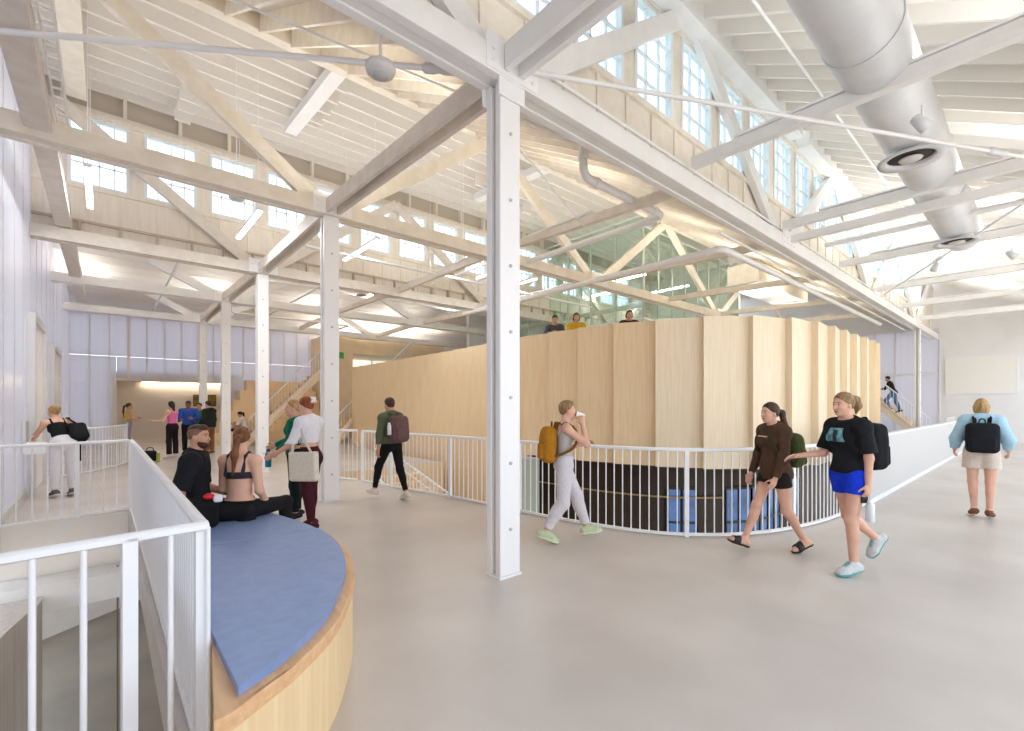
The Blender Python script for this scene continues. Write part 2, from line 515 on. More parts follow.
# long beam on the left, on top of the chords
for k in range(4):
    struct('beam_edge', MB().box(-0.72, -0.48, TY[k]-0.1 if k else -1.0, TY[k+1]-0.1, ZB[k]+0.245, ZB[k]+0.47), beam_grey, bevel=0.01)
lad = thing('cable_ladder', 'pale ladder-shaped cable tray along the left edge beam', 'cable tray', (-0.40, 5, 5.1))
l = MB()
for s in (-0.44, -0.34): l.box(s-0.008, s+0.008, 3.0, 8.6, 5.06, 5.11)
l.build('side_rail', white_metal, lad)
for i in range(28): MB().box(-0.44, -0.34, 3.1+i*0.2, 3.12+i*0.2, 5.07, 5.09).build('rung', white_metal, lad)

# ------------------------------------------------------------------ roofs
def roof(name, y0, z0, y1, z1, x0, x1, m, jm, along='y', pitch=0.45, jh=0.22, jw=0.045, label=None):
    th = 0.08
    L = math.hypot(y1-y0, z1-z0)
    n = Vector((0, -(z1-z0)/L, (y1-y0)/L))
    q = [Vector((x0, y0, z0)), Vector((x1, y0, z0)), Vector((x1, y1, z1)), Vector((x0, y1, z1))]
    vs = q+[p+n*th for p in q]
    o = struct(name, MB().add(vs, [(0, 3, 2, 1), (4, 5, 6, 7), (0, 1, 5, 4), (1, 2, 6, 5), (2, 3, 7, 6), (3, 0, 4, 7)]), m, label=label)
    js = []
    if along == 'y':
        k = int((x1-x0)/pitch)
        for i in range(k+1):
            x = x0+0.1+i*pitch
            b = MB()
            a_, c_ = Vector((x, y0, z0))-n*(jh/2), Vector((x, y1, z1))-n*(jh/2)
            b.bar(a_, c_, jw, jh, n)
            js.append(b)
    else:
        k = int(L/pitch)
        for i in range(k+1):
            t = min(1, (i*pitch+0.05)/L)
            p = q[0].lerp(q[3], t)-n*(jh/2)
            b = MB()
            b.bar((x0, p.y, p.z), (x1, p.y, p.z), jw, jh, n)
            js.append(b)
    for b in js: b.build('joist', jm, o)
    return o
roof('ceiling_right', -1.6, 4.75, 3.3, 7.42, -1.0, XE, deck_white, joist_white, pitch=0.46, jh=0.2)
roof('ceiling_middle', 3.62, 5.16, 7.95, 7.62, XL, XE, deck_cream, cream, pitch=0.46, jh=0.24)
roof('ceiling_left', 8.1, 7.98, 12.84, 8.28, XL, XE, deck_white, joist_white, along='x', pitch=0.46, jh=0.24, jw=0.06)
# high timber on the second truss line, carrying both roofs
struct('beam_ridge', MB().box(XL, XE, 7.92, 8.10, 7.36, 8.0), cream, bevel=0.01)
# short cross-bridging between the flat joists
br = MB()
for x in (1.25, 3.4, 5.6, 7.8, 10.0):
    for y in (8.9, 9.35, 9.8, 10.27, 10.73, 11.2, 11.65, 12.1):
        if (y > 10.5) == (x in (1.25, 5.6, 10.0)): br.box(x-0.14, x+0.14, y, y+0.05, 7.66, 7.98)
struct('trim_4', br, joist_white)
for xx in (3.15, 8.4):
    struct('beam_rafter', MB().bar((xx, 8.2, 7.62), (xx+0.0, 11.2, 7.82), 0.26, 0.2), wall_white, bevel=0.01)
struct('beam_rafter', MB().bar((-0.42, 8.1, 7.55), (-0.42, 12.5, 7.75), 0.3, 0.24), cream, bevel=0.01)
# next bays (only seen between chords): high white roof with open rooflights above the line of sight
roof('ceiling_far', 12.84, 5.98, YF+0.1, 6.05, XL, XE, deck_white, joist_white, along='x', pitch=0.9, jh=0.2)

# ------------------------------------------------------------------ clerestory walls with windows
def clerestory(y, x0, x1, z0, zs, zh, zt, wx, ww, m, tag_):
    """board wall from z0 to sill zs, windows to head zh, boards on to zt"""
    w = MB()
    w.box(x0, x1, y, y+0.1, z0, zs)
    w.box(x0, x1, y, y+0.1, zh, zt)
    edges = [x0]+[v for a in wx for v in (a, a+ww)]+[x1]
    for i in range(0, len(edges), 2):
        if edges[i+1] > edges[i]: w.box(edges[i], edges[i+1], y, y+0.1, zs, zh)
    o = struct('wall_'+tag_, w, m)
    # batten joints on the boards under the sills
    b = MB()
    x = x0+0.2
    while x < x1:
        b.box(x-0.03, x+0.03, y-0.022, y, z0, zs-0.06)
        x += 0.58
    b.build('batten', m, o)
    b = MB()
    b.box(x0, x1, y-0.05, y, zs-0.07, zs-0.0).box(x0, x1, y-0.06, y, zh, zh+0.10)
    b.build('sill_board', m, o)
    return o
frame_m = mat('window_frame_white', (232, 236, 238), 0.45)
WN = [0]
def window(x, w, y, z0, z1, nx, nz):
    WN[0] += 1
    f = MB()
    t = 0.055
    f.box(x, x+t, y-0.03, y+0.07, z0, z1).box(x+w-t, x+w, y-0.03, y+0.07, z0, z1)
    f.box(x+t, x+w-t, y-0.03, y+0.07, z0, z0+t).box(x+t, x+w-t, y-0.03, y+0.07, z1-t, z1)
    for i in range(1, nx): f.box(x+w*i/nx-0.010, x+w*i/nx+0.010, y, y+0.04, z0+t, z1-t)
    for i in range(1, nz): f.box(x+t, x+w-t, y, y+0.04, z0+(z1-z0)*i/nz-0.010, z0+(z1-z0)*i/nz+0.010)
    o = struct('window_%d' % WN[0], f, frame_m, label='clerestory window with white glazing bars')
    MB().box(x+t, x+w-t, y+0.015, y+0.025, z0+t, z1-t).build('pane', sky_glass, o)
w1 = [4.0+1.17*k for k in range(-1, 19)]
clerestory(3.52, -1.0, XE, 4.9, 5.62, 7.0, 7.62, w1, 0.93, cream, 'clerestory_right')
for x in w1: window(x, 0.93, 3.53, 5.62, 7.0, 3, 4)
struct('beam_header', MB().box(-1.0, 10.6, 3.22, 3.50, 7.02, 7.34), white, bevel=0.01)
struct('beam_header', MB().box(11.0, 16.5, 3.22, 3.50, 7.02, 7.34), white, bevel=0.01)
w2 = [-0.56+1.19*k for k in range(0, 16)]
w2m = mat('clerestory_boards', (236, 229, 218), 0.6, noise=(229, 220, 206), nscale=4, stretch=(4, 4, 0.4))
clerestory(12.70, XL, 22, 5.05, 6.02, 7.42, 7.62, w2, 0.95, w2m, 'clerestory_left')
for x in w2: window(x, 0.95, 12.71, 6.02, 7.42, 4, 3)
# set-back boards over the window heads, shade put into their darker colour
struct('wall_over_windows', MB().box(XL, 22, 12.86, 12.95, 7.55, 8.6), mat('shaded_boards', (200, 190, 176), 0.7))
sb = MB()
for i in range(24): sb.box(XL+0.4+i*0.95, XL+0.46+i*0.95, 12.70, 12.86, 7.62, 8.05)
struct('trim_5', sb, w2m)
# bracket row along the foot of the far clerestory wall
bk = MB()
for i in range(26): bk.box(-0.4+i*0.62, -0.36+i*0.62, 12.60, 12.70, 5.02, 5.30)
bk.box(XL, 16, 12.655, 12.70, 5.27, 5.32)
struct('trim_6', bk, mat('timber_bracket', (200, 186, 168), 0.6))

# ------------------------------------------------------------------ services: rods, duct, pipes, lights
def rod(label, a, b, r, tb=None, name='tie_rod'):
    a, b = Vector(a), Vector(b)
    t = thing(name, label, 'tie rod', a)
    MB().tube([a, b], r, 8).build('rod', white_metal, t)
    if tb:
        d = (b-a).normalized()
        c = a.lerp(b, tb)
        MB().lathe([(r, -0.16), (r*1.9, -0.13), (r*1.9, -0.05), (r*1.4, 0), (r*1.9, 0.05), (r*1.9, 0.13), (r, 0.16)], c, 10, d).build('turnbuckle', galv, t)
rod('long pale tie rod rising from the top left corner to the near column head', (-0.75, 5.95, 4.83), (2.62, 3.62, 4.80), 0.026, 0.93)
rod('tie rod running from the near column head across to the upper right edge', (3.1, 3.25, 4.82), (9.2, 0.10, 4.85), 0.024, 0.90)
rod('thin tie rod crossing under the far diffuser of the duct', (17.3, 3.2, 4.85), (11.6, 0.1, 5.1), 0.022, 0.5)
rod('thin diagonal wire behind the near column', (3.02, 3.58, 4.38), (6.40, 5.4, 4.80), 0.012)
rod('thin steel tie rod behind the big truss chord at upper left', (0.9, 5.6, 5.85), (6.2, 3.75, 5.0), 0.016)

duct = thing('round_air_duct', 'huge pale round air duct hanging under the right roof', 'duct', (10, 1.22, 5.3))
DY, DZ, DR = 1.20, 5.30, 0.335
dm_ = MB()
prof = []
x = -1.0
prof_pts = []
MB_ = MB().tube([(1.0, DY, DZ), (14.0, DY, DZ)], DR, 40)
MB_.build('pipe', galv, duct)
for x in (3.6, 5.6, 10.6):
    MB().tube([(x-0.03, DY, DZ), (x+0.03, DY, DZ)], DR+0.012, 40).build('joint_band', galv, duct)
def diffuser(x, label):
    t = thing('duct_diffuser', label, 'air diffuser', (x, DY, DZ-DR))
    z = DZ-DR
    MB().lathe([(0.24, 0.05), (0.27, -0.02), (0.36, -0.05), (0.36, -0.065), (0.27, -0.055), (0.26, -0.05), (0.25, 0.05)], (x, DY, z), 32).build('ring', galv, t)
    MB().lathe([(0.0, -0.02), (0.25, -0.015), (0.25, 0.0), (0.0, 0.0)], (x, DY, z), 28).build('throat', dark, t)
    MB().lathe([(0.0, -0.07), (0.12, -0.065), (0.13, -0.05), (0.0, -0.04)], (x, DY, z), 24).build('cone', alum, t)
diffuser(8.13, 'round grey outlet under the near end of the duct')
diffuser(13.0, 'round grey outlet under the far end of the duct')
for i, x in enumerate((4.8, 7.2, 10.0, 12.4)):
    hg = thing('duct_hanger', ['first','second','third','fourth'][i]+' wire hanger around the round air duct counting from the camera', 'duct hanger', (x, DY, DZ+DR))
    MB().tube([(x, DY+0.3, DZ+0.16), (x, DY+0.3, 4.75+0.545*(DY+0.3+1.6)-0.2)], 0.008, 6).build('wire', white_metal, hg)

def pipe(label, pts, r, m=white_metal, name='pipe_run'):
    P = []
    pts = [Vector(p) for p in pts]
    for i, p in enumerate(pts):
        if 0 < i < len(pts)-1:
            a, b = (pts[i-1]-p), (pts[i+1]-p)
            e = min(3.0*r, a.length*0.4, b.length*0.4)
            a.normalize(); b.normalize()
            for t in (0, .25, .5, .75, 1):
                P.append((p+a*e)*(1-t)**2+p*2*t*(1-t)+(p+b*e)*t**2)
        else: P.append(p)
    t = thing(name, label, 'pipe', pts[0])
    MB().tube(P, r, 12).build('pipe', m, t)
    for i in range(1, len(pts)-1):
        for q in (pts[i-1], pts[i+1]):
            d = (q-pts[i]).normalized()
            MB().tube([pts[i]+d*4.2*r, pts[i]+d*5.6*r], r*1.22, 12).build('coupling', m, t)
pipe('white pipe dropping behind the big chord then bending toward the second truss', [(5.2, 4.4, 5.34), (5.2, 4.4, 4.92), (7.35, 4.4, 4.92), (7.35, 9.8, 4.92)], 0.062)
pipe('white pipe crossing behind the near column and bending along the big chord', [(8.6, 12.2, 4.52), (8.6, 3.95, 4.52), (21.0, 3.95, 4.52)], 0.06)
pipe('white pipe crossing the right bay just beyond the second strut', [(11.9, 3.2, 5.12), (11.9, -0.2, 5.12)], 0.055)
pipe('thin white conduit under the big truss chord', [(8.0, 3.72, 4.60), (24.0, 3.72, 4.60)], 0.022)
pipe('thin conduit high along the right roof', [(3.5, 2.35, 6.55), (22.0, 2.35, 6.55)], 0.018)
pipe('thin conduit along the top of the near truss chord', [(3.2, 3.36, 5.0), (22.0, 3.36, 5.0)], 0.02)

pipe('sprinkler pipe under the far roof left of the second column', [(1.4, 12.9, 5.25), (1.4, 24.8, 5.25)], 0.03)
pipe('sprinkler pipe under the far roof right of the second column', [(4.9, 12.9, 5.2), (4.9, 21.8, 5.2)], 0.03)
pipe('cross pipe under the far roof beyond the third truss', [(3.2, 15.2, 5.32), (12.0, 15.2, 5.32)], 0.035)
pipe('far cross pipe under the far roof with an elbow', [(3.4, 19.0, 5.1), (3.4, 19.0, 4.9), (7.6, 19.0, 4.9), (7.6, 21.3, 4.9)], 0.035)
pipe('long pipe along the left bay under the pendants', [(3.2, 10.3, 4.98), (12.6, 10.3, 4.98)], 0.035)
pipe('slim pipe across the left bay behind the near column', [(7.5, 8.3, 5.3), (7.5, 12.3, 5.3)], 0.028)
led = mat('led_strip', (255, 250, 240), 0.4, emit=(255, 248, 235), estr=5.0)
def pendant(x, y0, y1, z, label):
    t = thing('linear_pendant', label, 'light', (x, (y0+y1)/2, z), group='linear pendants under the far roof')
    MB().box(x-0.045, x+0.045, y0, y1, z, z+0.06).build('housing', white_metal, t)
    MB().box(x-0.04, x+0.04, y0+0.01, y1-0.01, z-0.025, z).build('diffuser', led, t)
    L = bpy.data.lights.new('pendant_lamp', 'AREA')
    L.shape = 'RECTANGLE'
    L.size, L.size_y, L.energy, L.color = 0.07, y1-y0-0.04, 25, (0.91, 0.95, 1.0)
    o = bpy.data.objects.new('pendant_lamp', L)
    COL.objects.link(o)
    o.location = (x, (y0+y1)/2, z-0.03)
    attach(o, t)
    for y in (y0+0.15, y1-0.15): MB().tube([(x, y, z+0.06), (x, y, 7.8)], 0.006, 5).build('hanger', white_metal, t)
for x, l in ((-0.2, 'linear pendant light nearest the left wall'), (2.15, 'linear pendant light left of the second column'), (4.45, 'linear pendant light right of the second column'),
             (6.8, 'linear pendant light close left of the near column'), (9.2, 'linear pendant light behind the near column')):
    pendant(x, 9.5, 11.4, 5.2, l)
gd = mat('grille_bronze', (150, 128, 112), 0.5)
def outlet(x, y, z, label):
    t = thing('ceiling_outlet', label, 'air outlet', (x, y, z))
    MB().lathe([(0.0, 0.03), (0.26, 0.03), (0.30, 0.0), (0.26, -0.02), (0.0, -0.02)], (x, y, z), 24).build('ring', alum, t)
    MB().lathe([(0.0, -0.021), (0.22, -0.021), (0.15, -0.04), (0.0, -0.04)], (x, y, z), 24).build('grille', gd, t)
    MB().tube([(x, y, z+0.03), (x, y, 5.78)], 0.05, 8).build('stem', white_metal, t)
outlet(5.2, 14.5, 5.16, 'round bronze outlet beyond the third truss left of the second column')
outlet(6.36, 14.5, 5.17, 'round bronze outlet beyond the third truss right of the second column')
sd_ = thing('smoke_detector', 'small round pale detector hanging below the left roof', 'detector', (1.77, 9.5, 5.3))
MB().lathe([(0.0, -0.03), (0.09, -0.028), (0.13, 0.0), (0.12, 0.03), (0.0, 0.03)], (1.77, 9.5, 5.3), 20).build('body', galv, sd_)
MB().tube([(1.77, 9.5, 5.33), (1.77, 9.5, 7.8)], 0.008, 6).build('stem', white_metal, sd_)
sp = thing('hanging_speaker', 'round grey speaker hanging on a rod at the top', 'speaker', (1.80, 3.80, 4.5))
MB().lathe([(0.0, -0.05), (0.07, -0.044), (0.118, -0.02), (0.13, 0.005), (0.125, 0.04), (0.08, 0.07), (0.03, 0.10), (0.0, 0.14)], (1.80, 3.80, 4.52), 28).build('body', mat('speaker_grey', (206, 204, 200), 0.5), sp)
MB().lathe([(0.0, -0.053), (0.068, -0.047), (0.068, -0.043), (0.0, -0.049)], (1.80, 3.80, 4.52), 28).build('grille', mat('speaker_mesh', (190, 188, 184), 0.7), sp)
MB().tube([(1.80, 3.80, 4.65), (1.80, 3.80, 5.2)], 0.013, 8).build('rod', white_metal, sp)
def spot(x, y, z, d, label):
    t = thing('spotlight', label, 'spotlight', (x, y, z))
    d = Vector(d).normalized()
    MB().lathe([(0.0, -0.12), (0.045, -0.11), (0.06, -0.02), (0.065, 0.06), (0.05, 0.062), (0.05, 0.04), (0.0, 0.04)], (x, y, z), 16, d).build('lamp_head', galv, t)
    MB().tube([(x, y, z), (x, y, z+0.2)], 0.012, 6).build('stem', white_metal, t)
spot(6.45, 0.86, 4.56, (0.5, -0.5, -0.6), 'small spotlight under the near strut in front of the duct')
spot(13.5, 1.6, 4.58, (0.5, 0.3, -0.6), 'small spotlight below the duct near its far outlet')
spot(13.5, 0.45, 4.58, (0.5, -0.5, -0.6), 'small spotlight on the far strut at the right edge')

# ------------------------------------------------------------------ railings
rail_m = mat('railing_white', (241, 242, 243), 0.35, spec=0.5)
def near(x, y):
    P = resample([(p[0], p[1], 0) for p in rail_curve[seg:]], 0.112)
    return min(range(len(P)), key=lambda i: (P[i][0].x-x)**2+(P[i][0].y-y)**2)
def railing(label, path, z0, h, pitch, posts=(), group=None, flat=0.022, z1=None, rail_r=0.024, name='railing', bar=0.0085, bottom=True, mid=None):
    """path: plan polyline; balusters, top rail and bottom rail are parts. z1 gives a slope."""
    P = resample([(p[0], p[1], 0) for p in path], pitch)
    n = len(P)
    def zz(i): return z0 + (0 if z1 is None else (z1-z0)*i/(n-1))
    t = thing(name, label, 'railing', (P[0][0].x, P[0][0].y, z0), group=group)
    top = MB()
    pts = [(p.x, p.y, zz(i)+h) for i, (p, _) in enumerate(P)]
    for i in range(n-1): top.bar(pts[i], pts[i+1], 0.05, 0.022)
    top.tube(pts, rail_r, 10)
    top.build('top_rail', rail_m, t)
    if mid:
        MB().tube([(p[0], p[1], p[2]-mid) for p in pts], 0.018, 8).build('lower_rail', rail_m, t)
    if bottom:
        bt = MB()
        pb = [(p.x, p.y, zz(i)+0.03) for i, (p, _) in enumerate(P)]
        for i in range(n-1): bt.bar(pb[i], pb[i+1], 0.04, 0.03)
        bt.build('bottom_rail', rail_m, t)
    for i, (p, d) in enumerate(P):
        if i in posts:
            MB().bar((p.x, p.y, zz(i)+0.0), (p.x, p.y, zz(i)+h), 0.05, 0.05, d).build('post', rail_m, t)
        else:
            MB().tube([(p.x, p.y, zz(i)+0.03), (p.x, p.y, zz(i)+h-0.01)], bar, 8).build('baluster', rail_m, t)
    return t
RH = 1.07
seg = [i for i, p in enumerate(rail_curve) if p[1] <= 5.3][0]
railing('curved white railing behind the walking people in front of the timber drum', rail_curve[seg:], 0, RH, 0.112, posts=(0, near(5.42, 2.92), near(6.72, 2.27), 99))
railing('white railing behind the walker in the green jacket', rail_curve[6:seg], 0, RH, 0.112, posts=(0, 9, 24))
railing('short white railing return beside the second column', [(3.45, 10.75), rail_curve[5]], 0, RH, 0.112, posts=(0,))
# stair inside the opening, beside the drum
desc = [(5.0, 10.9), (5.0, 6.6)]
railing('white stair handrail sloping down inside the opening by the drum', desc, -0.14, 0.9, 0.14, z1=-1.25, name='stair_railing', mid=0.2)
ss = thing('descending_stair', 'timber stair going down behind the railing by the drum', 'stair', (6.2, 10.9, 0))
for i in range(12): MB().box(5.06, 6.1, 10.8-0.36*(i+1), 10.8-0.36*i, -0.13*(i+1)-0.25, -0.13*(i+1)).build('step', ply_floor, ss)
# solid parapet on the right
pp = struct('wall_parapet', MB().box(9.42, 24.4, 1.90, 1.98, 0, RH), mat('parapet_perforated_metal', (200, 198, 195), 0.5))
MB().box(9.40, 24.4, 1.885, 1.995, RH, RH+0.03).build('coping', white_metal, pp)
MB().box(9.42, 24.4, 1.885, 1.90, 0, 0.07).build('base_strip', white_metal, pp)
# pit guards
railing('near white railing across the foreground at the stair pit', [(-1.04, 2.36), (PITX+0.055, 2.53)], 0, RH, 0.14, posts=(8,), rail_r=0.022, bar=0.0115, bottom=False)
gl = railing('white guard along the stair pit behind the blue bench', [(PITX+0.035, 2.56), (PITX+0.01, PITY1+0.05)], 0, RH, 0.085, posts=(0, 78), rail_r=0.022, bar=0.010)
railing('white railing at the far side of the stair pit', [(XL+0.02, PITY1-0.25), (PITX-0.02, PITY1+0.08)], 0, RH, 0.145, posts=(5,), rail_r=0.022, bar=0.010)
fc = [(-1.0, 14.4), (-0.2, 15.2), (0.4, 16.6), (0.5, 18.0)]
fcv = [(p.x, p.y) for p in catmull([(x, y, 0) for x, y in fc], 6)]
railing('far curved white railing beyond the leaning woman', fcv, 0, RH, 0.13, rail_r=0.022, bar=0.010)

# ------------------------------------------------------------------ the timber drum
drum_pts = [(8.0, 19.3), (7.9, 15.5), (7.72, 11.5), (7.5, 8.6), (7.48, 6.9), (7.62, 5.75), (7.86, 4.85), (8.2, 4.1), (8.72, 3.56), (9.45, 3.18), (10.3, 2.98), (11.2, 2.92), (12.6, 2.92), (14.9, 2.93), (15.8, 3.35), (16.3, 4.3), (16.4, 5.6)]
dc = resample(catmull([(x, y, 0) for x, y in drum_pts], 10), 0.80)
DZT, DZB = 3.22, 0.47
drum = thing('timber_drum', 'big rounded drum clad in pale timber fins behind the curved railing', 'timber drum', (10, 8, 0))
FIN = 0.13
n = len(dc)
P0 = []
for i, (p, t) in enumerate(dc):
    nrm = Vector((t.y, -t.x, 0))             # outwards, to the camera side
    if nrm.dot(Vector((14, 10, 0))-p) > 0: nrm = -nrm
    P0.append((p, nrm))
for i in range(n-1):
    (p, a), (q, b) = P0[i], P0[i+1]
    o1, o2 = p+a*FIN, q+b*0.0
    i1, i2 = p-a*0.02, q-b*0.14
    zb = DZB if q.y < 7.4 else -1.6
    m = MB().prism([(o1.x, o1.y), (o2.x, o2.y), (i2.x, i2.y), (i1.x, i1.y)], zb, DZT)
    m.build('fin_panel', ply if q.y > 4.3 else ply_pale, drum)  # front fins get a paler tone of the same plywood
cap = MB().prism([tuple((p-a*0.02)[:2]) for p, a in P0]+[tuple((p-a*0.30)[:2]) for p, a in P0][::-1], DZT-0.06, DZT-0.02)
cap.build('coping', ply_pale, drum)
# the deck inside the drum, and its dark soffit
inner = [(p-a*0.16) for p, a in P0]
deck = MB().prism([(p.x, p.y) for p in inner]+[(20.0, 6.2), (20.0, 19.3)], 2.02, 2.2)
struct('floor_upper', deck, conc)
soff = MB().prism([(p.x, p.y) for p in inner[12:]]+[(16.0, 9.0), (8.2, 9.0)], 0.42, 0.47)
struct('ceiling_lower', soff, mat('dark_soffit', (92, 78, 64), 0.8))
# lower storey behind the opening: dark room front with blue-lit glazing
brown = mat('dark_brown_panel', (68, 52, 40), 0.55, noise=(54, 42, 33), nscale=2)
bl = MB()
lower_pts = [(8.4, 9.0), (8.6, 6.6), (9.2, 5.2), (10.3, 4.35), (11.6, 4.1), (18.0, 4.1)]
lc = [(p.x, p.y) for p in catmull([(x, y, 0) for x, y in lower_pts], 6)]
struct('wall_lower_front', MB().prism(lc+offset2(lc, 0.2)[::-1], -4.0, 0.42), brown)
hr_ = offset2(lc, -0.06)[:17]
struct('trim_7', MB().tube([(p[0], p[1], -0.34) for p in hr_], 0.022, 6), mat('brass_rail', (176, 150, 112), 0.4))
bluel = mat('blue_lit_pane', (70, 110, 170), 0.2, emit=(84, 134, 200), estr=0.16, noise=(40, 64, 104), nscale=3)
lw_ = resample([(x, y, 0) for x, y in offset2(lc, -0.03)], 0.62)
def blue_window(a, b):
    WN[0] += 1
    f = MB()
    for z in (-1.62, -0.88, -0.16): f.bar((a.x, a.y, z), (b.x, b.y, z), 0.05, 0.05)
    for p in (a, b, a.lerp(b, 0.5)): f.bar((p.x, p.y, -1.62), (p.x, p.y, -0.16), 0.05, 0.05)
    o = struct('window_%d' % WN[0], f, mat('dark_window_bar', (34, 36, 42), 0.4), label='blue-lit window of the lower storey seen under the drum')
    MB().bar((a.x, a.y, -0.89), (b.x, b.y, -0.89), 0.012, 1.44).build('pane', bluel, o)
for i in range(len(lw_)-1):
    a, b = lw_[i][0], lw_[i+1][0]
    d_ = 0.6573*a.x+0.7536*a.y
    if 650 < 512+466.6*(0.7536*a.x-0.6573*a.y)/d_ < 795 and i % 4 != 3: blue_window(a, b)
gp = thing('glass_balustrade_panel', 'pale green glass panel below the drum just right of the near column', 'glass panel', (6.9, 6.6, -1))
MB().bar((6.25, 6.95, -0.45), (6.42, 6.55, -0.45), 0.02, 2.0).build('pane', mat('milky_green_glass', (186, 198, 184), 0.25, spec=0.6), gp)
MB().bar((6.25, 6.95, 0.57), (6.42, 6.55, 0.57), 0.04, 0.04).build('cap_rail', alum, gp)

# ------------------------------------------------------------------ stairs beyond: left of the drum, tribune, and the far right flight
def flight(name, label, x0, x1, ys, zs, ye, ze, n, m, xdir=False):
    t = thing(name, label, 'stair', (x0, ys, zs))
    b = MB()
    for i in range(n):
        a0, a1 = ys+(ye-ys)*i/n, ys+(ye-ys)*(i+1)/n
        z = zs+(ze-zs)*(i+1)/n
        if xdir: b.box(min(a0, a1), max(a0, a1), x0, x1, z-0.30, z)
        else: b.box(x0, x1, min(a0, a1), max(a0, a1), z-0.30, z)
    b.build('step', m, t)
    return t
up = flight('upper_stair', 'timber stair rising to the upper floor left of the drum', 19.75, 20.9, 7.3, 0.0, 10.9, 3.6, 20, ply_floor, xdir=True)
MB().bar((7.2, 19.7, 0.0), (10.9, 19.7, 3.55), 0.06, 0.36).build('stringer', ply_pale, up)
railing('white railing of the stair left of the drum', [(7.3, 19.64), (10.9, 19.64)], 0.15, 0.95, 0.12, z1=3.7, name='stair_railing')
tri = thing('timber_tribune', 'timber seating steps at the back where someone sits', 'seating steps', (4.5, 22, 0))
for i in range(6):
    MB().box(3.2+0.35*i, 7.9, 22.0+i*0.48, 24.9, i*0.46, (i+1)*0.46).build('tier', ply, tri)
ts = flight('tribune_stair', 'timber stair climbing behind the woman with the tote bag', 20.9, 21.9, 4.2, 0.0, 7.6, 3.5, 18, ply_floor, xdir=True)
MB().bar((4.1, 20.87, 0.0), (7.6, 20.87, 3.5), 0.05, 0.3).build('stringer', ply_pale, ts)
railing('pale handrail of the back timber stair', [(4.3, 20.82), (7.6, 20.82)], 0.15, 0.9, 0.12, z1=3.6, name='stair_railing')
portal = struct('wall_upper_box', MB().box(8.0, 9.0, 22.0, 24.9, 0, 5.0).box(9.0, 13.2, 22.0, 24.9, 4.1, 5.0).box(13.2, 14.2, 22.0, 24.9, 0, 5.0).box(9.0, 13.2, 24.6, 24.9, 2.2, 4.1), mat('beige_board', (232, 214, 182), 0.6, noise=(226, 206, 172), nscale=2))
sg = thing('green_sign', 'small green sign on the beige upper wall', 'sign', (8.0, 21.95, 4.0))
MB().box(8.05, 8.55, 21.95, 21.995, 3.82, 4.12).build('plate', mat('sign_green', (86, 176, 110), 0.5), sg)
wo = thing('upper_window', 'bright opening in the beige upper wall above the drum', 'window', (11.0, 23, 3.2))
MB().box(9.05, 13.15, 24.5, 24.56, 2.3, 4.05).build('pane', mat('bright_frosted_pane', (236, 240, 236), 0.3, emit=(232, 240, 238), estr=0.55), wo)
MB().box(9.0, 9.05, 24.4, 24.6, 2.2, 4.1).box(11.05, 11.1, 24.4, 24.6, 2.2, 4.1).build('frame', alum, wo)
# right flight
rs = flight('far_stair', 'pale timber stair at the far right behind the parapet', 26.4, 27.9, 3.3, 0.0, 6.9, 3.6, 20, ply_floor)
MB().bar((26.37, 3.2, -0.1), (26.37, 6.9, 3.5), 0.05, 0.30).build('stringer', ply_pale, rs)
railing('white railing of the far right stair with a person running up', [(26.32, 3.25), (26.32, 6.9)], 0.08, 0.95, 0.12, z1=3.7, name='stair_railing')
railing('short white railing at the foot of the far right stair', [(26.3, 2.75), (29.1, 2.75)], 0, RH, 0.14)

# ------------------------------------------------------------------ glazed upper room beyond the drum
def curtain(label, a, b, z0, z1, nn, first=0):
    t = thing('glass_partition', label, 'glass wall', a+(z0,))
    a, b = Vector(a+(0,)), Vector(b+(0,))
    for i in range(nn):
        p, q = a.lerp(b, i/nn), a.lerp(b, (i+1)/nn)
        MB().bar((p.x, p.y, (z0+z1)/2), (q.x, q.y, (z0+z1)/2), 0.012, z1-z0).build('pane', green_glass, t)
    for i in range(first, nn+1):
        p = a.lerp(b, i/nn)
        MB().bar((p.x, p.y, z0), (p.x, p.y, z1), 0.05, 0.05).build('mullion', mat('sage_mullion', (196, 206, 194), 0.4), t)
    m = MB()
    for z in (z0+0.03, 4.4, z1-0.03): m.bar((a.x, a.y, z), (b.x, b.y, z), 0.06, 0.05)
    m.build('transom', white_metal, t)
curtain('green glass wall of the upper room behind the three lookers', (13.0, 8.5), (13.0, 16.0), 2.2, 7.75, 7)
curtain('green glass wall of the upper room above the right of the drum', (13.0, 8.5), (19.95, 8.5), 2.2, 7.4, 8, 1)
struct('wall_room_back', MB().box(20.0, 20.2, 8.5, 18, 2.2, 7.6).box(13.0, 20.2, 18.0, 18.2, 2.2, 7.6), wall_white)
for i, (x, y) in enumerate(((14.2, 10.2), (15.4, 12.6), (16.8, 10.0), (18.2, 12.4))):  # lamps added inside the room to brighten the view through its glass
    rl = thing('added_room_lamp', ('first', 'second', 'third', 'fourth')[i]+' added linear lamp brightening the glazed upper room', 'light', (x, y, 6.2))
    MB().box(x-0.08, x+0.08, y-1.0, y+1.0, 6.2, 6.28).build('housing', white_metal, rl)
    MB().box(x-0.07, x+0.07, y-0.98, y+0.98, 6.17, 6.20).build('diffuser', mat('added_room_led', (255, 255, 250), 0.4, emit=(255, 252, 244), estr=14.0), rl)
    for q in (-0.8, 0.8): MB().tube([(x, y+q, 6.28), (x, y+q, 7.8)], 0.006, 5).build('hanger', white_metal, rl)
bxs = thing('soffit_box', 'beige boxed duct under the roof above the drum right end', 'boxed duct', (16, 6, 5.4))
MB().box(15.6, 20.2, 6.0, 7.0, 5.55, 6.2).build('casing', cream, bxs, 0.02)
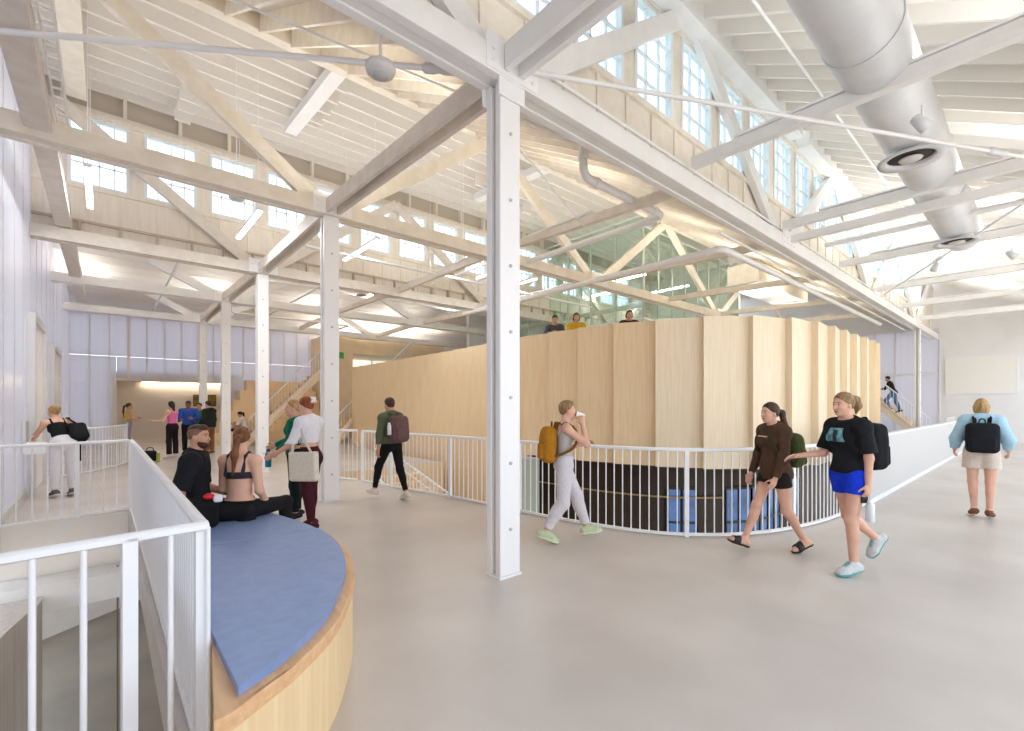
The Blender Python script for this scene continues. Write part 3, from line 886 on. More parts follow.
MB().box(15.58, 20.22, 5.98, 7.02, 5.53, 5.57).build('rim', white, bxs)

# ------------------------------------------------------------------ bench
rimp = [(0.345, 1.95), (0.45, 2.02), (0.62, 2.14), (0.86, 2.37), (1.05, 2.66), (1.25, 3.05), (1.40, 3.55), (1.45, 4.05), (1.40, 4.6), (1.27, 5.2), (1.05, 5.8), (0.75, 6.35), (0.40, 6.8)]
rc_ = [(p.x, p.y) for p in catmull([(x, y, 0) for x, y in rimp], 6)]
bench = thing('island_bench', 'rounded timber bench with blue padded seat beside the white guard', 'bench', (0.8, 4.2, 0))
XB = PITX+0.078
front = [(0.372, 2.48), (0.300, 1.94)]
back = [(XB, 6.85), (XB, 2.62)]
MB().prism(front+rc_+back, 0.0, 0.44).build('timber_base', wood_mat('birch_bench', (236, 210, 166), (229, 199, 152)), bench, 0.006)
MB().prism([(0.366, 2.49), (0.288, 1.925)]+offset2(rc_, -0.012)+[(XB, 6.87), (XB, 2.60)], 0.44, 0.505).build('rim_board', ply_edge, bench, 0.012)
cu_ = offset2(rc_, 0.045)
blue = mat('blue_vinyl', (132, 153, 196), 0.42, spec=0.35, noise=(125, 146, 189), nscale=14, bump=0.02)
def cushion(y0, y1):
    pl = [p for p in cu_ if y0 < p[1] < y1]
    def xat(y):
        for (xa, ya), (xb, yb) in zip(cu_, cu_[1:]):
            if ya <= y <= yb: return xa+(xb-xa)*(y-ya)/max(1e-6, yb-ya)
        return cu_[0][0] if y < cu_[0][1] else cu_[-1][0]
    xa, xb = xat(y0), xat(y1)
    pl = [p for p in pl if p[0] > XB+0.006]
    poly = [(XB+0.005, y0 if y0 > 2.5 else pl[0][1]-0.004)]+([(xa, y0)] if y0 > 2.5 else [])+pl+([(xb, y1)] if xb > XB+0.015 else [])+[(XB+0.005, y1)]
    MB().prism(poly, 0.505, 0.545).build('seat_pad', blue, bench, 0.014)
cushion(1.9, 4.20)
cushion(4.215, 6.6)

# ------------------------------------------------------------------ fill uplights added out of sight on struts and beams to lift the ceilings
def added_uplight(x0, x1, y, z, watts, col, label, wdt=0.12):
    t = thing('added_uplight', label, 'light', ((x0+x1)/2, y, z))
    MB().box(x0, x1, y-wdt/2-0.01, y+wdt/2+0.01, z, z+0.03).build('housing', white_metal, t)
    L = bpy.data.lights.new('added_uplight_lamp', 'AREA')
    L.shape = 'RECTANGLE'
    L.size = x1-x0
    L.size_y = wdt
    L.energy = watts
    L.color = col
    o = bpy.data.objects.new('added_uplight_lamp', L)
    COL.objects.link(o)
    o.location = ((x0+x1)/2, y, z+0.04)
    o.rotation_euler = (PI, 0, 0)
    attach(o, t)
NEUT2 = (0.97, 0.99, 1.0)
WARM, NEUT = (1.0, 0.955, 0.88), (1.0, 0.98, 0.955)
UP = 26.0
def added_uplight_y(x, y0, y1, z, watts, col, label):
    t = thing('added_uplight', label, 'light', (x, (y0+y1)/2, z))
    MB().box(x-0.05, x+0.05, y0, y1, z, z+0.03).build('housing', white_metal, t)
    L = bpy.data.lights.new('added_uplight_lamp', 'AREA')
    L.shape = 'RECTANGLE'
    L.size, L.size_y, L.energy, L.color = 0.09, y1-y0, watts, col
    o = bpy.data.objects.new('added_uplight_lamp', L)
    COL.objects.link(o)
    o.location = (x, (y0+y1)/2, z+0.04)
    o.rotation_euler = (PI, 0, 0)
    attach(o, t)
bays = ('right bay', 'middle bay', 'left bay')
nth = ('column-line', 'first', 'second', 'third', 'fourth', 'fifth', 'sixth')
for k, (y0, y1, z) in enumerate(((0.0, 2.7, 5.10), (5.2, 7.5, 4.98), (8.9, 11.8, 5.04))):
    for i, x in enumerate((2.88, 6.25 if k == 0 else 6.45, 9.72 if k == 0 else 9.98, 13.4 if k == 0 else 13.5, 17.08, 20.6, 24.2)):
        if (k == 2 and x > 10) or (k == 1 and x > 21): continue
        added_uplight_y(x, y0, y1, z+(0.06 if x == 2.88 and k == 0 else 0.02), UP*(0.6 if x < 12 else 2.2, 0.85 if x < 12 else 2.0, 0.9)[k] if k < 2 else UP*0.75, (NEUT2, WARM, NEUT)[k], 'added slim fill light on the %s strut of the %s' % (nth[i], bays[k]))
added_uplight(8.3, 14.0, 23.2, 5.0, 160, NEUT, 'added long fill light on top of the beige upper box', 0.12)
for x, n_ in ((-0.60, 'left edge beam'), (2.88, 'column-line strut'), (6.45, 'first strut'), (9.98, 'second strut')):
    for y0, y1, bn in ((13.4, 16.2, 'third'), (17.9, 20.8, 'last')):
        added_uplight_y(x, y0, y1, 5.06 if x > 0 else 5.34, 26, NEUT, 'added slim fill light on the %s of the %s far bay' % (n_, bn))
for k, (y0, y1) in enumerate(((4.2, 7.4), (8.8, 12.0))):
    added_uplight_y(-0.60, y0, y1, ZB[k]+0.475, UP*0.35, NEUT, 'added slim fill light on the left edge beam in the %s' % bays[k+1])
# =================================================================== PEOPLE
# every body and garment is grown as one implicit surface and turned into one mesh
def V3(*a): return np.array(a[0] if len(a) == 1 else a, dtype=float)
def nrm(v):
    v = np.asarray(v, float)
    return v/max(1e-9, np.linalg.norm(v))

class Field:
    def __init__(self): self.p = []; self.cuts = []; self.sub = []
    def cap(self, a, b, ra, rb=None, k=0.02, flat_a=False, flat_b=False, sq=None):
        self.p.append(('c', V3(a), V3(b), ra, ra if rb is None else rb, k, flat_a, flat_b, sq)); return self
    def ell(self, c, r, ax=None, k=0.02):
        self.p.append(('e', V3(c), V3(r), np.eye(3) if ax is None else np.array(ax, float), k)); return self
    def box(self, c, h, ax=None, r=0.03, k=0.01):
        self.p.append(('b', V3(c), V3(h), np.eye(3) if ax is None else np.array(ax, float), r, k)); return self
    def cut(self, p, n): self.cuts.append((V3(p), nrm(n))); return self
    def carve(self, c, r, k=0.006): self.sub.append((V3(c), r, k)); return self
    def bounds(self):
        lo, hi = [], []
        for q in self.p:
            if q[0] == 'c':
                r = max(q[3], q[4])
                lo.append(np.minimum(q[1], q[2])-r); hi.append(np.maximum(q[1], q[2])+r)
            else:
                r = np.linalg.norm(q[2]) if q[0] == 'b' else max(q[2])
                lo.append(q[1]-r); hi.append(q[1]+r)
        return np.min(lo, 0), np.max(hi, 0)
    def mesh(self, h):
        lo, hi = self.bounds()
        for p, n in self.cuts:                       # axis-aligned-ish cuts shrink the box a little
            for ax in range(3):
                if n[ax] > 0.999: hi[ax] = min(hi[ax], p[ax]+h)
                if n[ax] < -0.999: lo[ax] = max(lo[ax], p[ax]-h)
        lo = lo-3*h; hi = hi+3*h
        N = np.maximum(4, np.ceil((hi-lo)/h).astype(int)+1)
        D = np.full(N, 0.2, np.float32)
        ax_ = [lo[i]+h*np.arange(N[i]) for i in range(3)]
        for q in self.p:
            if q[0] == 'c':
                _, a, b, ra, rb, k, fa, fb, sq = q
                r = max(ra, rb); plo, phi = np.minimum(a, b)-r, np.maximum(a, b)+r
            elif q[0] == 'e':
                _, c, rr, A, k = q
                r = max(rr); plo, phi = c-r, c+r
            else:
                _, c, hh, A, br, k = q
                r = np.linalg.norm(hh); plo, phi = c-r, c+r
            m = k*1.2+3*h
            i0 = np.maximum(0, np.floor((plo-m-lo)/h).astype(int)); i1 = np.minimum(N, np.ceil((phi+m-lo)/h).astype(int)+1)
            if np.any(i1 <= i0): continue
            X = ax_[0][i0[0]:i1[0]][:, None, None]; Y = ax_[1][i0[1]:i1[1]][None, :, None]; Z = ax_[2][i0[2]:i1[2]][None, None, :]
            if q[0] == 'c':
                d = b-a; L2 = max(1e-9, d@d); Ln = math.sqrt(L2)
                tt = ((X-a[0])*d[0]+(Y-a[1])*d[1]+(Z-a[2])*d[2])/L2
                t = np.clip(tt, 0, 1)
                ex, ey, ez = X-a[0]-t*d[0], Y-a[1]-t*d[1], Z-a[2]-t*d[2]
                if sq is not None:                  # flatten: stretch the distance along an axis
                    s_, f_ = nrm(sq[0]), sq[1]
                    pr = ex*s_[0]+ey*s_[1]+ez*s_[2]
                    e2 = ex*ex+ey*ey+ez*ez-pr*pr+(pr/f_)**2
                else: e2 = ex*ex+ey*ey+ez*ez
                g = np.sqrt(e2)-(ra+(rb-ra)*t)
                if fb: g = np.maximum(g, (tt-1)*Ln)
                if fa: g = np.maximum(g, -tt*Ln)
            elif q[0] == 'e':
                u = [((X-c[0])*A[j][0]+(Y-c[1])*A[j][1]+(Z-c[2])*A[j][2])/rr[j] for j in range(3)]
                l = np.sqrt(u[0]**2+u[1]**2+u[2]**2)
                l2 = np.sqrt((u[0]/rr[0])**2+(u[1]/rr[1])**2+(u[2]/rr[2])**2)
                g = l*(l-1)/np.maximum(l2, 1e-6)
            else:
                u = [np.abs((X-c[0])*A[j][0]+(Y-c[1])*A[j][1]+(Z-c[2])*A[j][2])-hh[j]+br for j in range(3)]
                g = np.sqrt(sum(np.maximum(v, 0)**2 for v in u))+np.minimum(np.maximum(np.maximum(u[0], u[1]), u[2]), 0)-br
            S = D[i0[0]:i1[0], i0[1]:i1[1], i0[2]:i1[2]]
            g = g.astype(np.float32)
            hh_ = np.maximum(k-np.abs(S-g), 0)/k
            S[...] = np.minimum(S, g)-hh_*hh_*k*0.25
        for c, r, k in self.sub:
            X = ax_[0][:, None, None]; Y = ax_[1][None, :, None]; Z = ax_[2][None, None, :]
            g = (r-np.sqrt((X-c[0])**2+(Y-c[1])**2+(Z-c[2])**2)).astype(np.float32)
            hh_ = np.maximum(k-np.abs(D-g), 0)/k
            D = np.maximum(D, g)+hh_*hh_*k*0.25
        for p, n in self.cuts:
            g = ((ax_[0]-p[0])*n[0])[:, None, None]+((ax_[1]-p[1])*n[1])[None, :, None]+((ax_[2]-p[2])*n[2])[None, None, :]
            D = np.maximum(D, g.astype(np.float32))
        return surface_nets(D, lo, h)

def surface_nets(D, lo, h):
    ins = D < 0
    n = np.array(D.shape)-1
    cnt = np.zeros(n, np.int8)
    for i in (0, 1):
        for j in (0, 1):
            for k in (0, 1): cnt += ins[i:n[0]+i, j:n[1]+j, k:n[2]+k]
    act = np.argwhere((cnt > 0) & (cnt < 8))
    if len(act) == 0: return np.zeros((0, 3)), np.zeros((0, 4), int)
    idx = -np.ones(n, np.int64)
    idx[act[:, 0], act[:, 1], act[:, 2]] = np.arange(len(act))
    c = [(i, j, k) for i in (0, 1) for j in (0, 1) for k in (0, 1)]
    val = np.stack([D[act[:, 0]+i, act[:, 1]+j, act[:, 2]+k] for i, j, k in c], 1)
    acc = np.zeros((len(act), 3)); w = np.zeros(len(act))
    for a in range(8):
        for b in range(a+1, 8):
            if sum(abs(c[a][m]-c[b][m]) for m in range(3)) != 1: continue
            va, vb = val[:, a], val[:, b]
            s = (va < 0) != (vb < 0)
            t = np.where(s, va/np.where(s, va-vb, 1), 0)
            pa, pb = np.array(c[a], float), np.array(c[b], float)
            acc += np.where(s[:, None], pa+(pb-pa)*t[:, None], 0); w += s
    verts = lo+h*(act+acc/np.maximum(w, 1)[:, None])
    quads = []
    for ax in range(3):
        u, v = (ax+1) % 3, (ax+2) % 3
        sl0 = [slice(None)]*3; sl1 = [slice(None)]*3
        sl0[ax] = slice(0, -1); sl1[ax] = slice(1, None)
        e = np.argwhere(ins[tuple(sl0)] != ins[tuple(sl1)])
        ok = (e[:, u] > 0) & (e[:, v] > 0) & (e[:, u] < n[u]) & (e[:, v] < n[v])
        e = e[ok]
        def at(du, dv):
            q = e.copy(); q[:, u] += du; q[:, v] += dv
            return idx[q[:, 0], q[:, 1], q[:, 2]]
        Q = np.stack([at(-1, -1), at(0, -1), at(0, 0), at(-1, 0)], 1)
        s = ins[e[:, 0], e[:, 1], e[:, 2]]
        Q[~s] = Q[~s][:, ::-1]
        quads.append(Q)
    return verts, np.concatenate(quads)

def field_obj(name, F, h, m, parent, frame):
    v, q = F.mesh(h)
    R, o = frame
    v = v@R.T+o
    me = bpy.data.meshes.new(name)
    me.vertices.add(len(v)); me.vertices.foreach_set('co', v.astype(np.float32).ravel())
    me.loops.add(len(q)*4); me.loops.foreach_set('vertex_index', q.astype(np.int32).ravel())
    me.polygons.add(len(q)); me.polygons.foreach_set('loop_start', np.arange(0, len(q)*4, 4, dtype=np.int32))
    me.polygons.foreach_set('use_smooth', np.ones(len(q), bool))
    me.update(calc_edges=True)
    me.validate()
    me.materials.append(m)
    ob = bpy.data.objects.new(name, me)
    COL.objects.link(ob)
    return attach(ob, parent)

def fabric(name, rgb, noise=None, rough=0.85): return mat('fabric_'+name, rgb, rough, spec=0.2, noise=noise, nscale=30, bump=0.05)
SKINS = {k: mat('skin_'+k, c, 0.5, spec=0.35, noise=n, nscale=9) for k, c, n in (
    ('fair', (226, 180, 154), (219, 170, 144)), ('tan', (205, 155, 124), (197, 146, 115)), ('pink', (222, 174, 150), (212, 162, 138)), ('deep', (150, 104, 78), (140, 96, 70)))}
HAIRS = {k: mat('hair_'+k, c, 0.55, spec=0.35, noise=n, nscale=55, stretch=(1, 1, 0.16), bump=0.5) for k, c, n in (
    ('blond', (196, 160, 108), (146, 110, 68)), ('brown', (86, 58, 42), (50, 33, 25)), ('black', (34, 28, 27), (26, 22, 22)), ('red', (154, 84, 48), (104, 52, 30)),
    ('auburn', (136, 88, 52), (88, 53, 30)), ('darkblond', (164, 132, 92), (116, 88, 58)))}
eye_white = mat('eye_white', (190, 180, 174), 0.3)
iris_m = mat('iris_brown', (60, 44, 36), 0.2)
lip_m = mat('lips', (184, 106, 98), 0.45)

PIC0 = math.radians(-41.095)       # world angle of 'to the right of the photo'
class Person:
    def __init__(self, label, xy, alpha, H=1.68, male=False, skin='fair', pose=None, z=0.0, hip_z=None, res=0.008, lean=(0, 0, 1), twist=0.0, yaw=0.0, pitch=0.0, girth=1.0, hs=0.94):
        self.res, self.male, self.s = res, male, H/1.72
        self.k = self.s*hs
        self.h = PIC0+math.radians(alpha)
        po = dict(LT=(0, .03, -1), LS=(-.03, .0, -1), LF=(1, .15, -.25), RT=(0, -.03, -1), RS=(-.03, 0, -1), RF=(1, -.15, -.25),
                  LU=(0, .14, -1), LA=(.14, .04, -1), RU=(0, -.14, -1), RA=(.14, -.04, -1), curl=(0.35, 0.45))
        po.update(pose or {})
        self.po = po
        s = self.s
        f, l, u = V3(1, 0, 0), V3(0, 1, 0), V3(0, 0, 1)
        sp = nrm(lean)
        J = {}
        P = V3(0, 0, 0)
        hw = (0.088 if male else 0.092)*s
        for S, sg in (('L', 1), ('R', -1)):
            J[S+'hip'] = P+l*sg*hw-u*0.03*s
            J[S+'knee'] = J[S+'hip']+nrm(po[S+'T'])*0.425*s
            J[S+'ank'] = J[S+'knee']+nrm(po[S+'S'])*0.405*s
            F = nrm(po[S+'F']); sh = nrm(po[S+'S'])
            dn = sh-F*(sh@F)
            dn = nrm(dn) if np.linalg.norm(dn) > 0.05 else -u
            J[S+'F'], J[S+'dn'] = F, dn
            J[S+'heel'] = J[S+'ank']-F*0.045*s+dn*0.038*s
            J[S+'ball'] = J[S+'ank']+F*0.115*s+dn*0.048*s
            J[S+'toe'] = J[S+'ank']+F*0.165*s+dn*0.052*s
        low = min(min(J[S+'heel'][2]-0.034*s, J[S+'ball'][2]-0.026*s, J[S+'toe'][2]-0.022*s) for S in 'LR')-0.012
        base = -low if hip_z is None else hip_z
        off = V3(0, 0, base)
        for k in list(J):
            if k[1:] not in ('F', 'dn'): J[k] = J[k]+off
        P = off
        self.sp = sp
        lf = nrm(l-sp*(l@sp))                                  # left of the torso
        ff = np.cross(lf, sp)
        self.pf, self.pl = ff, lf
        c, sn = math.cos(twist), math.sin(twist)
        tf, tl = ff*c+lf*sn, lf*c-ff*sn
        self.tf, self.tl = tf, tl
        J['pel'] = P
        J['waist'] = P+sp*0.17*s
        J['chest'] = P+sp*0.345*s
        J['neck'] = P+sp*0.49*s
        sw = (0.185 if male else 0.160)*s
        self.sw = sw
        for S, sg in (('L', 1), ('R', -1)):
            J[S+'sho'] = J['neck']-sp*0.055*s+tl*sg*sw-tf*0.005
            J[S+'elb'] = J[S+'sho']+nrm(po[S+'U'])*0.285*s
            J[S+'wri'] = J[S+'elb']+nrm(po[S+'A'])*0.245*s
        # head frame
        cy, sy, cp, spn = math.cos(yaw), math.sin(yaw), math.cos(pitch), math.sin(pitch)
        hb = nrm(sp*0.45+u*0.55)
        hl0 = nrm(tl-hb*(tl@hb)); hf0 = np.cross(hl0, hb)
        hf1, hl1 = hf0*cy+hl0*sy, hl0*cy-hf0*sy
        hf, hu = hf1*cp-hb*spn, hb*cp+hf1*spn
        self.hf, self.hl, self.hu = hf, hl1, hu
        J['head'] = J['neck']+hb*0.115*s+hf*0.035*s+hu*0.042*s
        self.J = J
        self.R = np.array([[math.cos(self.h), -math.sin(self.h), 0], [math.sin(self.h), math.cos(self.h), 0], [0, 0, 1]])
        self.o = V3(xy[0], xy[1], z)
        self.frame = (self.R, self.o)
        self.root = thing('person', label, 'person', tuple(self.o))
        self.skin = SKINS[skin]
        self.g = girth
        self.body()
    def W(self, p): return Vector(tuple(self.R@V3(p)+self.o))
    def D(self, d): return Vector(tuple(self.R@V3(d)))
    def hd(self, x, y, z): return self.J['head']+(self.hf*x+self.hl*y+self.hu*z)*self.k
    # ---- torso primitives shared by body and clothes
    def torso(self, F, o=0.0, k=0.05):
        J, s, g, sp = self.J, self.s, self.g, self.sp
        A = [self.pf, self.pl, sp]; T = [self.tf, self.tl, sp]
        m = self.male
        F.ell(J['pel']+sp*0.02*s, V3(0.105*g, 0.155*g if not m else 0.148*g, 0.115)*s+o, A, k)
        if not m:
            for S, sg in (('L', 1), ('R', -1)): F.ell(J['pel']-self.pf*0.035*s+self.pl*sg*0.065*s-sp*0.045*s, V3(.088, .082, .085)*s*g+o, A, k)
        F.ell(J['waist'], V3(0.088*g, (0.118 if not m else 0.138)*g, 0.13)*s+o, A, k)
        F.ell(J['chest']-sp*0.01*s, V3(0.102*g, (0.130 if not m else 0.158)*g, 0.155)*s+o, T, k)
        F.ell(J['chest']+sp*0.075*s, V3(0.085*g, (0.135 if not m else 0.165)*g, 0.075)*s+o, T, k)
        if not m:
            for sg in (1, -1): F.ell(J['chest']+self.tf*0.072*s+self.tl*sg*0.062*s-sp*0.012*s, V3(.05, .056, .056)*s*g+o, T, 0.03)
        return F
    def traps(self, F, o=0.0):
        J, s = self.J, self.s
        for S in 'LR': F.cap(J['neck']+self.sp*0.01*s, J[S+'sho'], 0.048*s+o, 0.05*s+o, 0.04)
        return F
    def leg(self, F, S, o=0.0, t0=0.0, t1=2.0, ob=None, k=0.03, flat=True):
        """leg from hip; t1 1 = knee, 2 = ankle; o grows to ob at the end"""
        J, s, g = self.J, self.s, self.g
        ob = o if ob is None else ob
        a, b, c = J[S+'hip'], J[S+'knee'], J[S+'ank']
        t = min(t1, 1)
        e = a+(b-a)*t
        F.cap(a, e, 0.086*s*g+o, (0.086+(0.056-0.086)*t)*s*g+(ob if t1 <= 1 else o), k, flat_b=flat and t1 < 1)
        if t1 > 1:
            t = t1-1
            q = lambda x: b+(c-b)*x
            calf = nrm(np.cross(np.cross(nrm(c-b), V3(1, 0, 0)), nrm(c-b))) if abs(nrm(c-b)[0]) < .95 else V3(0, 0, -1)
            F.cap(b, q(t), 0.053*s*g+o, (0.053+(0.036-0.053)*t)*s*g+ob, k, flat_b=flat and t < 1)
            if t > .35: F.ell(q(.28)-calf*0.018*s, V3(.047, .047, .115)*s*g+o, [calf, np.cross(nrm(c-b), calf), nrm(c-b)], 0.03)
        return F
    def arm(self, F, S, o=0.0, t1=2.0, ob=None, k=0.025, flat=True):
        J, s, g = self.J, self.s, self.g*(1.12 if self.male else 1.0)
        ob = o if ob is None else ob
        a, b, c = J[S+'sho'], J[S+'elb'], J[S+'wri']
        F.ell(a, V3(.056, .056, .056)*s*g+o, None, k)
        t = min(t1, 1)
        F.cap(a, a+(b-a)*t, 0.050*s*g+o, (0.050-0.012*t)*s*g+(ob if t1 <= 1 else o), k, flat_b=flat and t1 < 1)
        if t1 > 1:
            t = t1-1
            F.cap(b, b+(c-b)*t, 0.039*s*g+o, (0.039-0.013*t)*s*g+ob, k, flat_b=flat and t1 < 2)
        return F
    def foot(self, F, S, o=0.0, k=0.02):
        J, s = self.J, self.s
        sd = np.cross(J[S+'F'], J[S+'dn'])
        F.cap(J[S+'ank'], J[S+'heel'], 0.035*s+o, 0.034*s+o, k)
        F.cap(J[S+'heel'], J[S+'ball'], 0.034*s+o, 0.036*s+o, k, sq=(sd, 1.15))
        F.cap(J[S+'ank']+J[S+'F']*0.01, J[S+'ball'], 0.034*s+o, 0.026*s+o, k)
        F.cap(J[S+'ball'], J[S+'toe'], 0.030*s+o, 0.022*s+o, k, sq=(sd, 1.5))
        return F
    def hand(self, F, S):
        J, s, po = self.J, self.s, self.po
        w = J[S+'wri']
        fa = nrm(po[S+'A'])
        D = nrm(po.get(S+'H', fa))
        sg = 1 if S == 'L' else -1
        N = V3(po.get(S+'P', (0.1, -sg, 0)))
        N = nrm(N-D*(N@D))
        T = np.cross(D, N)*(-sg)
        self.J[S+'palm'] = w+D*0.085*s+N*0.03*s
        self.J[S+'N'], self.J[S+'D'], self.J[S+'T'] = N, D, T
        F.ell(w+D*0.048*s, V3(.055, .040, .017)*s, [D, T, N], 0.015)
        c1, c2 = po.get(S+'curl', po['curl'])
        for i, (of, ln) in enumerate(((.030, .068), (.011, .076), (-.009, .071), (-.027, .056))):
            b = w+D*0.085*s+T*of*s
            d1 = D*math.cos(c1)+N*math.sin(c1)
            d2 = D*math.cos(c1+c2)+N*math.sin(c1+c2)
            d3 = D*math.cos(c1+1.7*c2)+N*math.sin(c1+1.7*c2)
            p1 = b+d1*ln*0.48*s; p2 = p1+d2*ln*0.32*s; p3 = p2+d3*ln*0.24*s
            F.cap(b-D*0.012, p1, .0098*s, .0088*s, .004).cap(p1, p2, .0088*s, .008*s, .004).cap(p2, p3, .008*s, .007*s, .004)
        b = w+D*0.022*s+T*0.03*s
        d = nrm(D*.62+T*.62+N*.45); p1 = b+d*.042*s; d2 = nrm(D*.85+T*.15+N*.5*(1+c1)); p2 = p1+d2*.036*s
        F.cap(b, p1, .0125*s, .010*s, .008).cap(p1, p2, .010*s, .008*s, .004)
    def body(self):
        J, s, k = self.J, self.s, self.k
        F = Field()
        self.torso(F, 0.0); self.traps(F)
        for S in 'LR':
            self.leg(F, S, flat=False); self.foot(F, S); self.arm(F, S, flat=False); self.hand(F, S)
        n0 = J['neck']+self.sp*0.0
        F.cap(n0-self.sp*0.02*s, self.hd(-0.022, 0, -0.04), (0.054 if self.male else 0.046)*s, (0.052 if self.male else 0.044)*s, 0.03)
        H = [self.hf, self.hl, self.hu]
        F.ell(self.hd(-.006, 0, .025), V3(.097, .076, .098)*k, H, .02)
        F.ell(self.hd(.028, 0, -.045), V3(.062, .058, .072)*k, H, .03)
        F.ell(self.hd(.063, 0, -.093), V3(.024, .026, .02)*k, H, .02)
        F.cap(self.hd(.086, 0, .012), self.hd(.108, 0, -.030), .009*k, .0125*k, .012)
        for sg in (1, -1):
            F.ell(self.hd(.056, sg*.036, -.028), V3(.026, .024, .024)*k, H, .02)
            F.ell(self.hd(-.004, sg*.077, -.008), V3(.019, .008, .031)*k, H, .008)
            F.cap(self.hd(.083, sg*.016, .030), self.hd(.068, sg*.048, .028), .008*k, .007*k, .012)
            F.carve(self.hd(.099, sg*.032, .008), .015*k, .012)
        F.cap(self.hd(.082, -.018, -.063), self.hd(.082, .018, -.063), .010*k, None, .012)
        field_obj('body', F, self.res, self.skin, self.root, self.frame)
        if self.res < 0.0105:
            for sg in (1, -1):
                b = MB().lathe([(0.0, -.0115*k), (.008*k, -.008*k), (.0115*k, 0), (.008*k, .008*k), (0, .0115*k)], self.W(self.hd(.0762, sg*.032, .007)), 12, self.D(self.hf)).build('eye', eye_white, self.root)
                MB().lathe([(0.0078*k, 0), (.0075*k, .0016), (0, .0024)], self.W(self.hd(.0762+.0092, sg*.032, .007)), 12, self.D(self.hf)).build('iris', iris_m, b)
            L = Field().cap(self.hd(.0895, -.019, -.064), self.hd(.0905, .019, -.064), .0068*s).cap(self.hd(.091, -.010, -.0655), self.hd(.091, .010, -.0655), .008*s, None, .006)
            field_obj('lips', L, 0.004, lip_m, self.root, self.frame)
    # ---- clothes
    def top(self, name, m, sleeve=2.0, hem=0.02, o=0.014, so=None, cuff=None, neck=0.0, scoop=None, waist_cut=None, hood=False):
        J, s = self.J, self.s
        F = Field()
        self.torso(F, o, 0.05)
        if hem < -0.02: F.cap(J['pel']+self.sp*0.05, J['pel']+self.sp*(hem-0.04), 0.125*s*self.g+o, 0.135*s*self.g+o, 0.05, sq=(self.pf, 0.82))
        self.traps(F, o*0.9)
        so = o if so is None else so
        if sleeve > 0:
            for S in 'LR': self.arm(F, S, so, sleeve, so if cuff is None else cuff, 0.03)
        if hood: F.cap(J['neck']-self.tf*0.055+self.tl*0.07, J['neck']-self.tf*0.055-self.tl*0.07, 0.05, None, 0.03)
        F.cut(J['pel']+self.sp*hem, -self.sp)
        F.cut(J['neck']+self.sp*(0.035+neck)*s, self.sp*0.93+self.tf*0.35 if not scoop else self.sp*0.8+self.tf*0.6)
        return field_obj(name, F, self.res, m, self.root, self.frame)
    def tank(self, name, m, lo=0.0, hi=0.42, o=0.012, strap=0.055, straps=True, back_low=None):
        """sleeveless: a torso band cut level, with two shoulder straps"""
        J, s = self.J, self.s
        F = Field()
        self.torso(F, o, 0.05)
        F.cut(J['pel']+self.sp*lo*s, -self.sp).cut(J['pel']+self.sp*hi*s, self.sp)
        ob = field_obj(name, F, self.res, m, self.root, self.frame)
        if straps:
            F = Field()
            for sg in (1, -1):
                a = J['pel']+self.sp*(hi-0.03)*s+self.tl*sg*0.085*s
                mid = J['neck']-self.sp*0.012*s+self.tl*sg*strap*1.6*s
                for q in (1, -1):
                    p0 = a+self.tf*q*0.088*s
                    p1 = mid+self.tf*q*0.045*s+self.sp*0.006
                    F.cap(p0, p1, 0.017, 0.017, 0.01)
                    F.cap(p1, mid+self.sp*0.034*s, 0.017, 0.017, 0.01)
            field_obj('strap', F, self.res, m, ob, self.frame)
        return ob
    def bottoms(self, name, m, length=2.0, top=0.10, o=0.010, ob=None, k=0.04):
        J = self.J
        F = Field()
        self.torso(F, o, 0.05)
        for S in 'LR': self.leg(F, S, o, 0, length, ob, k)
        F.cut(J['pel']+self.sp*top, self.sp)
        return field_obj(name, F, self.res, m, self.root, self.frame)
    def shoes(self, m, sole=None, o=0.007, high=0.03):
        for S in 'LR':
            F = Field(); self.foot(F, S, o)
            J = self.J
            F.cut(J[S+'ank']-J[S+'dn']*high*self.s, -J[S+'dn'])
            F.cut(J[S+'ball']+J[S+'dn']*0.028*self.s, J[S+'dn'])
            sh = field_obj('shoe', F, min(self.res, .008), m, self.root, self.frame)
            if sole:
                F = Field(); self.foot(F, S, o+0.007)
                F.cut(J[S+'ball']+J[S+'dn']*0.010*self.s, -J[S+'dn'])
                F.cut(J[S+'ball']+J[S+'dn']*0.040*self.s, J[S+'dn'])
                field_obj('sole', F, min(self.res, .008), sole, sh, self.frame)
                if self.res < .009:
                    L = Field(); sd = np.cross(J[S+'F'], J[S+'dn'])
                    for t in (.25, .45, .65, .85):
                        q = (J[S+'ank']+J[S+'F']*.035*self.s)*(1-t)+(J[S+'ball']-J[S+'dn']*.012*self.s)*t-J[S+'dn']*(.030+.010*(1-t))*self.s
                        L.cap(q-sd*.020, q+sd*.020, .0045, None, .003)
                    field_obj('laces', L, .004, sole, sh, self.frame)
    def slides(self, m):
        for S in 'LR':
            J = self.J
            F = Field(); self.foot(F, S, 0.012)
            F.cut(J[S+'ball']+J[S+'dn']*0.016*self.s, -J[S+'dn']).cut(J[S+'ball']+J[S+'dn']*0.044*self.s, J[S+'dn'])
            sh = field_obj('slide_sole', F, min(self.res, .008), m, self.root, self.frame)
            F = Field(); self.foot(F, S, 0.009)
            c = J[S+'ball']-J[S+'F']*0.02
            F.cut(c-J[S+'F']*0.035, -J[S+'F']).cut(c+J[S+'F']*0.045, J[S+'F']).cut(J[S+'ball']+J[S+'dn']*0.03, J[S+'dn'])
            field_obj('slide_band', F, min(self.res, .008), m, sh, self.frame)
